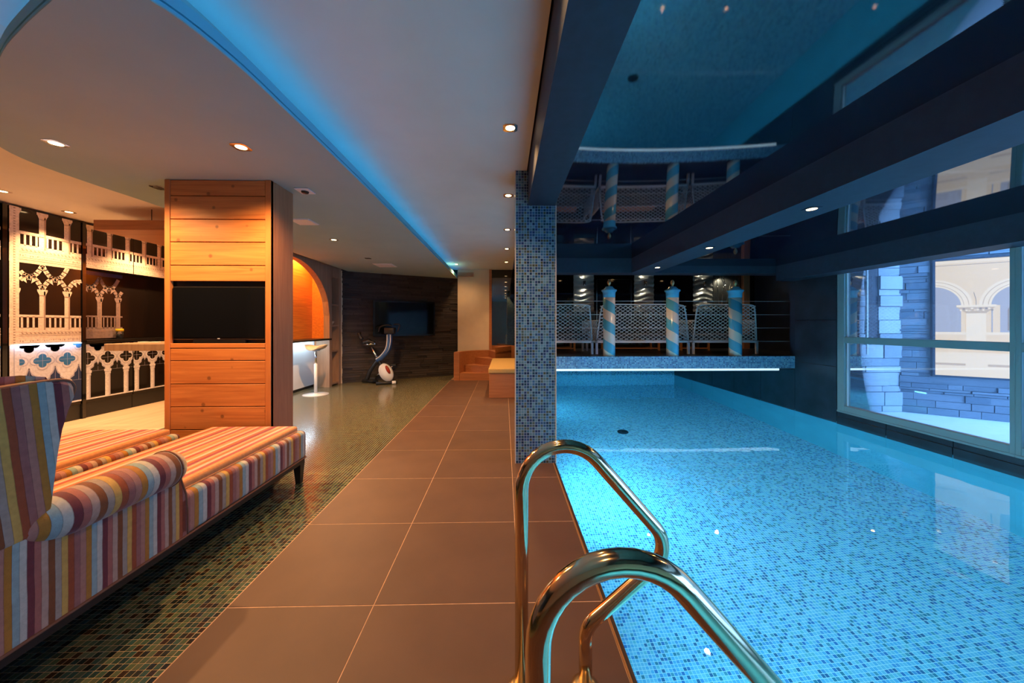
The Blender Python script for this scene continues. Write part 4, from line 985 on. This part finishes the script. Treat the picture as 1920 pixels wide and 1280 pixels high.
for i, (xa, xb) in enumerate(((1.40, 1.815), (2.64, 3.045), (3.855, 4.262))):
    xm = (xa+xb)/2
    t = thing('wall_relief', rl[i], 'wall lamp', (xm, 6.98, 1.6), 'lit silver reliefs on the terrace wall')
    nx, nz = 10, 40; V, Fc = [], []; random.seed(20+i)
    for j in range(nz+1):
        for k in range(nx+1):
            u, v = k/nx, j/nz; V.append((xa+(xb-xa)*u, 6.975-.012*math.sin(v*46+2.2*math.sin(u*5+i)+random.random()*.3), 1.45+.76*v))
    for j in range(nz):
        for k in range(nx):
            a = j*(nx+1)+k; Fc.append((a, a+1, a+nx+2, a+nx+1))
    mk('relief_sheet', V, Fc, 'wave_relief', t, smooth=True)
    lathe('lamp_body', [(.028, -.05), (.03, -.04), (.03, .04), (.028, .05)], (xm, 6.91, 2.02), 'chrome', t, 16); tube('lamp_arm', [(xm, 6.91, 2.02), (xm, 6.985, 2.02)], .01, 'chrome', t, 8)
    for z, dz in ((2.075, 1), (1.965, -1)): spot((xm, 6.90, z), 2.6, 130, .5, (1, .92, .72), .015, (xm, 6.93, z+dz))
ms = thing('metal_sheet_art', 'shimmering brushed metal sheet on the terrace wall at the right', 'wall art', (4.55, 6.98, 1.6))
box('sheet', 4.27, 4.82, 6.97, 6.99, 1.5, 2.21, 'silver_relief', ms)
for k, (a, b_) in enumerate(((4.33, 4.40), (4.50, 4.44), (4.66, 4.52), (4.46, 4.66), (4.75, 4.58), (4.40, 4.74))): tube('streak', [(a, 6.966, 2.2), ((a+b_)/2, 6.964, 1.85), (b_, 6.966, 1.52)], .004, 'chrome', ms, 5)
spot((4.5, 6.7, 2.15), 3, 100, .6, (1, .92, .7), .02, (4.5, 7.0, 1.8))
fr = thing('dark_picture', 'dark framed panel between two silver reliefs', 'picture', (2.2, 6.98, 1.6))
box('panel', 1.88, 2.57, 6.975, 6.99, 1.2, 2.10, 'screen', fr)
for b_ in ((1.88, 2.57, 6.968, 6.99, 2.10, 2.112), (1.868, 1.88, 6.968, 6.99, 1.2, 2.112), (2.57, 2.582, 6.968, 6.99, 1.2, 2.112)): box('frame', *b_, 'chrome', fr)
struct(box('trim_5', 4.86, 4.98, 6.9, 7.0, .7, 2.22, 'veneer_v'), 'brown upright strip at the right end of the terrace wall')
# ---- backlit arcade print in the courtyard
bx = thing('light_box', 'backlit picture panel of cream stone arches on the courtyard wall', 'light box', tuple(C0+cdir*1.1+Vector((0, 0, .45))))
def cp(s, z, d): return tuple(C0+cdir*s+cn*d+Vector((0, 0, z)))
def cbox(name, s0, s1, z0, z1, d0, d1, mat, parent):
    v, f = wall_vf(C0, cdir, cn, s0, s1, z0, z1, d0, d1); return mk(name, v, f, mat, parent)
cbox('case', .31, 2.5, .45, 2.10, 0, .06, 'navy_wall', bx)
p = Print(lambda u, v, l: cp(u, v, .061+.0008*l))
p.rect(.33, 2.48, .47, 2.07, 'box_cream', 0); p.rect(.33, 2.48, 2.03, 2.07, 'box_light', 1); p.rect(.33, 2.48, 2.00, 2.006, 'box_line', 1)
for cen in (.30, 1.10, 1.90):
    for r_, mt, ly in ((.375, 'box_light', 1), (.345, 'box_mid', 2), (.338, 'box_light', 3), (.30, 'box_mid', 4), (.294, 'box_light', 5), (.272, 'box_dark', 6)):
        pts = [(clipu(cen+r_*math.cos(math.pi*k/20), .33, 2.48), 1.44+r_*math.sin(math.pi*k/20)) for k in range(21)]
        if ly == 6: pts += [(clipu(cen-r_, .33, 2.48), 1.07), (clipu(cen+r_, .33, 2.48), 1.07)]
        p.poly(pts, mt, ly)
    for du in (-.05,):
        q = [(-.09, 1.10), (-.09, 1.38), (-.05, 1.48), (0, 1.56), (.05, 1.48), (.09, 1.38), (.09, 1.10)]
        p.poly([(clipu(cen+du+a, .33, 2.48), b_) for a, b_ in q], 'box_line', 7)
    p.rect(clipu(cen-.26, .33, 2.48), clipu(cen-.20, .33, 2.48), 1.07, 1.44, 'box_cream', 7)
for c in (.70, 1.50, 2.30):
    p.rect(c-.085, c+.085, .95, 1.36, 'box_light', 8); p.rect(c-.17, c+.17, 1.42, 1.45, 'box_light', 9)
    p.poly([(c-.10, 1.35), (c+.10, 1.35), (c+.165, 1.42), (c-.165, 1.42)], 'box_mid', 9)
    random.seed(4)
    for k in range(12): p.disc(c-.13+k*.024, 1.39+random.uniform(-.018, .015), .012, random.choice(('box_light', 'box_line', 'box_cream')), 10, 8)
    p.rect(c-.09, c+.09, 1.335, 1.352, 'box_mid', 9); p.stroke([(c, 1.45), (c, 1.52), (c-.02, 1.62)], .006, 'box_line', 9)
p.rect(.33, 2.48, 1.045, 1.08, 'box_light', 7.5); p.rect(.33, 2.48, .82, 1.045, 'box_cream', 7.5)
for z in (.88, .62):
    for c in (.45, 1.10, 1.85): p.rect(clipu(c-.30, .33, 2.48), c+.16, z, z+.03, 'box_mid', 8.5)
p.rect(.33, 2.48, .47, .80, 'box_light', 7.5)
p.build('picture', bx)
for s0, s1, z0, z1 in ((.31, .335, .45, 2.10), (2.475, 2.5, .45, 2.10), (.335, 2.475, 2.075, 2.10), (.335, 2.475, .45, .475)): cbox('frame', s0, s1, z0, z1, .055, .085, 'navy_wall', bx)
# ---- downlights
def downlight(x, y, z, label, grp, power, size=105, on=True, frame='chrome', rr=.0475):
    t = thing('downlight', label, 'downlight', (x, y, z), grp)
    h = rr; V = []; r0 = .033; n = 16
    sq = []
    for k in range(n):
        a = 2*math.pi*k/n+math.pi/n; c_, s_ = math.cos(a), math.sin(a); m_ = max(abs(c_), abs(s_)); sq.append((h*c_/m_, h*s_/m_))
        V.append((x+h*c_/m_, y+h*s_/m_, z-.004))
    V += [(x+r0*math.cos(2*math.pi*k/n+math.pi/n), y+r0*math.sin(2*math.pi*k/n+math.pi/n), z-.005) for k in range(n)]
    V += [(x+a, y+b, z+.0) for a, b in sq]
    Fc = [(k, (k+1) % n, n+(k+1) % n, n+k) for k in range(n)]+[(k, 2*n+k, 2*n+(k+1) % n, (k+1) % n) for k in range(n)]
    mk('frame', V, Fc, frame, t)
    lathe('lamp', [(.030, -.0045), (.030, -.002), (.02, -.001)], (x, y, z), 'lamp_emit' if on else 'black', t, 16)
    if on: spot((x, y, z-.02), power, size, .7, WARM, .025)
    return t
ords = ['directly behind the viewer', 'just above the viewer', 'nearest of the walkway row, top of the picture', 'second in view of the walkway row, beside the pillar top', 'third in view of the walkway row', 'fourth in view of the walkway row', 'farthest of the walkway row']
for i, y in enumerate((-.11, 1.09, 2.293, 3.487, 4.727, 5.909, 7.151)):
    downlight(.038, y, ZC, 'small square ceiling downlight, '+ords[i], 'downlights along the walkway', P_SPOT*(.35, .45, .9, 1, 1, 1, 1.5)[i])
for (x, y, lb, on, pw) in ((-2.717, 2.15, 'glaring square downlight on the ceiling raft at the left', True, 2.8), (-1.629, 2.17, 'square downlight on the ceiling raft above the nearer chaise longue', True, 2.8), (-2.196, 4.489, 'square downlight on the ceiling raft beyond the pillar cabinet', True, 6.0), (-2.245, 5.724, 'unlit square downlight on the raft near the stone wall', False, 0), (-2.764, 2.821, 'unlit square downlight left of the pillar cabinet', False, 0)):
    downlight(x, y, ZR, lb, 'downlights in the ceiling raft', P_SPOT*pw, 150, on)
for (x, y, lb) in ((-5.04, 4.104, 'downlight close to the printed panel, over the bar area'), (-4.91, 3.483, 'downlight over the bar area at the left edge'), (-5.0, 5.0, 'downlight in front of the upper kitchen cabinet'), (-4.0, 5.9, 'downlight hidden behind the pillar cabinet'), (-4.4, 3.0, 'downlight over the bar area outside the left edge')):
    downlight(x, y, ZC, lb, 'downlights in the bar ceiling', P_SPOT*2.4)
downlight(-1.03, 7.42, ZC, 'downlight glowing against the end of the ceiling raft', 'downlights along the walkway', 26, 150)
for i, y in enumerate((1.12, 2.319, 3.501, 4.704)):
    downlight(2.104, y, ZB, 'square downlight under the dark middle beam, '+['nearest the viewer', 'the largest in view', 'second in view', 'farthest'][i], 'downlights under the pool beam', 16, 150, True, 'navy')
for i, x in enumerate((1.3, 2.5, 3.7)):
    downlight(x, 5.95, 2.22, 'downlight in the glossy terrace ceiling, '+['over the sofa by the mosaic pillar', 'over the wide middle sofa', 'over the right end sofa'][i], 'downlights over the terrace', 14, 140, True, 'navy')
for i, (x, y, s) in enumerate(((-2.13, 3.713, .10), (-2.19, 6.376, .16))):
    t = thing('access_panel', ['white square panel in the raft behind the pillar cabinet', 'white square panel in the raft near the stone wall'][i], 'panel', (x, y, ZR)); box('panel_face', x-s, x+s, y-s, y+s, ZR-.012, ZR-.001, 'white', t, bev=.004, seg=1); box('panel_edge', x-s*1.06, x+s*1.06, y-s*1.06, y+s*1.06, ZR-.006, ZR-.0005, 'white_metal', t)
t = thing('ceiling_sensor', 'small flat sensor on the raft right of the pillar cabinet', 'sensor', (-1.633, 2.862, ZR)); box('plate', -1.69, -1.576, 2.80, 2.92, ZR-.010, ZR-.001, 'white_metal', t, bev=.003, seg=1); lathe('lens', [(.025, -.022), (.03, -.010), (.03, -.008)], (-1.633, 2.862, ZR), 'black', t, 16)
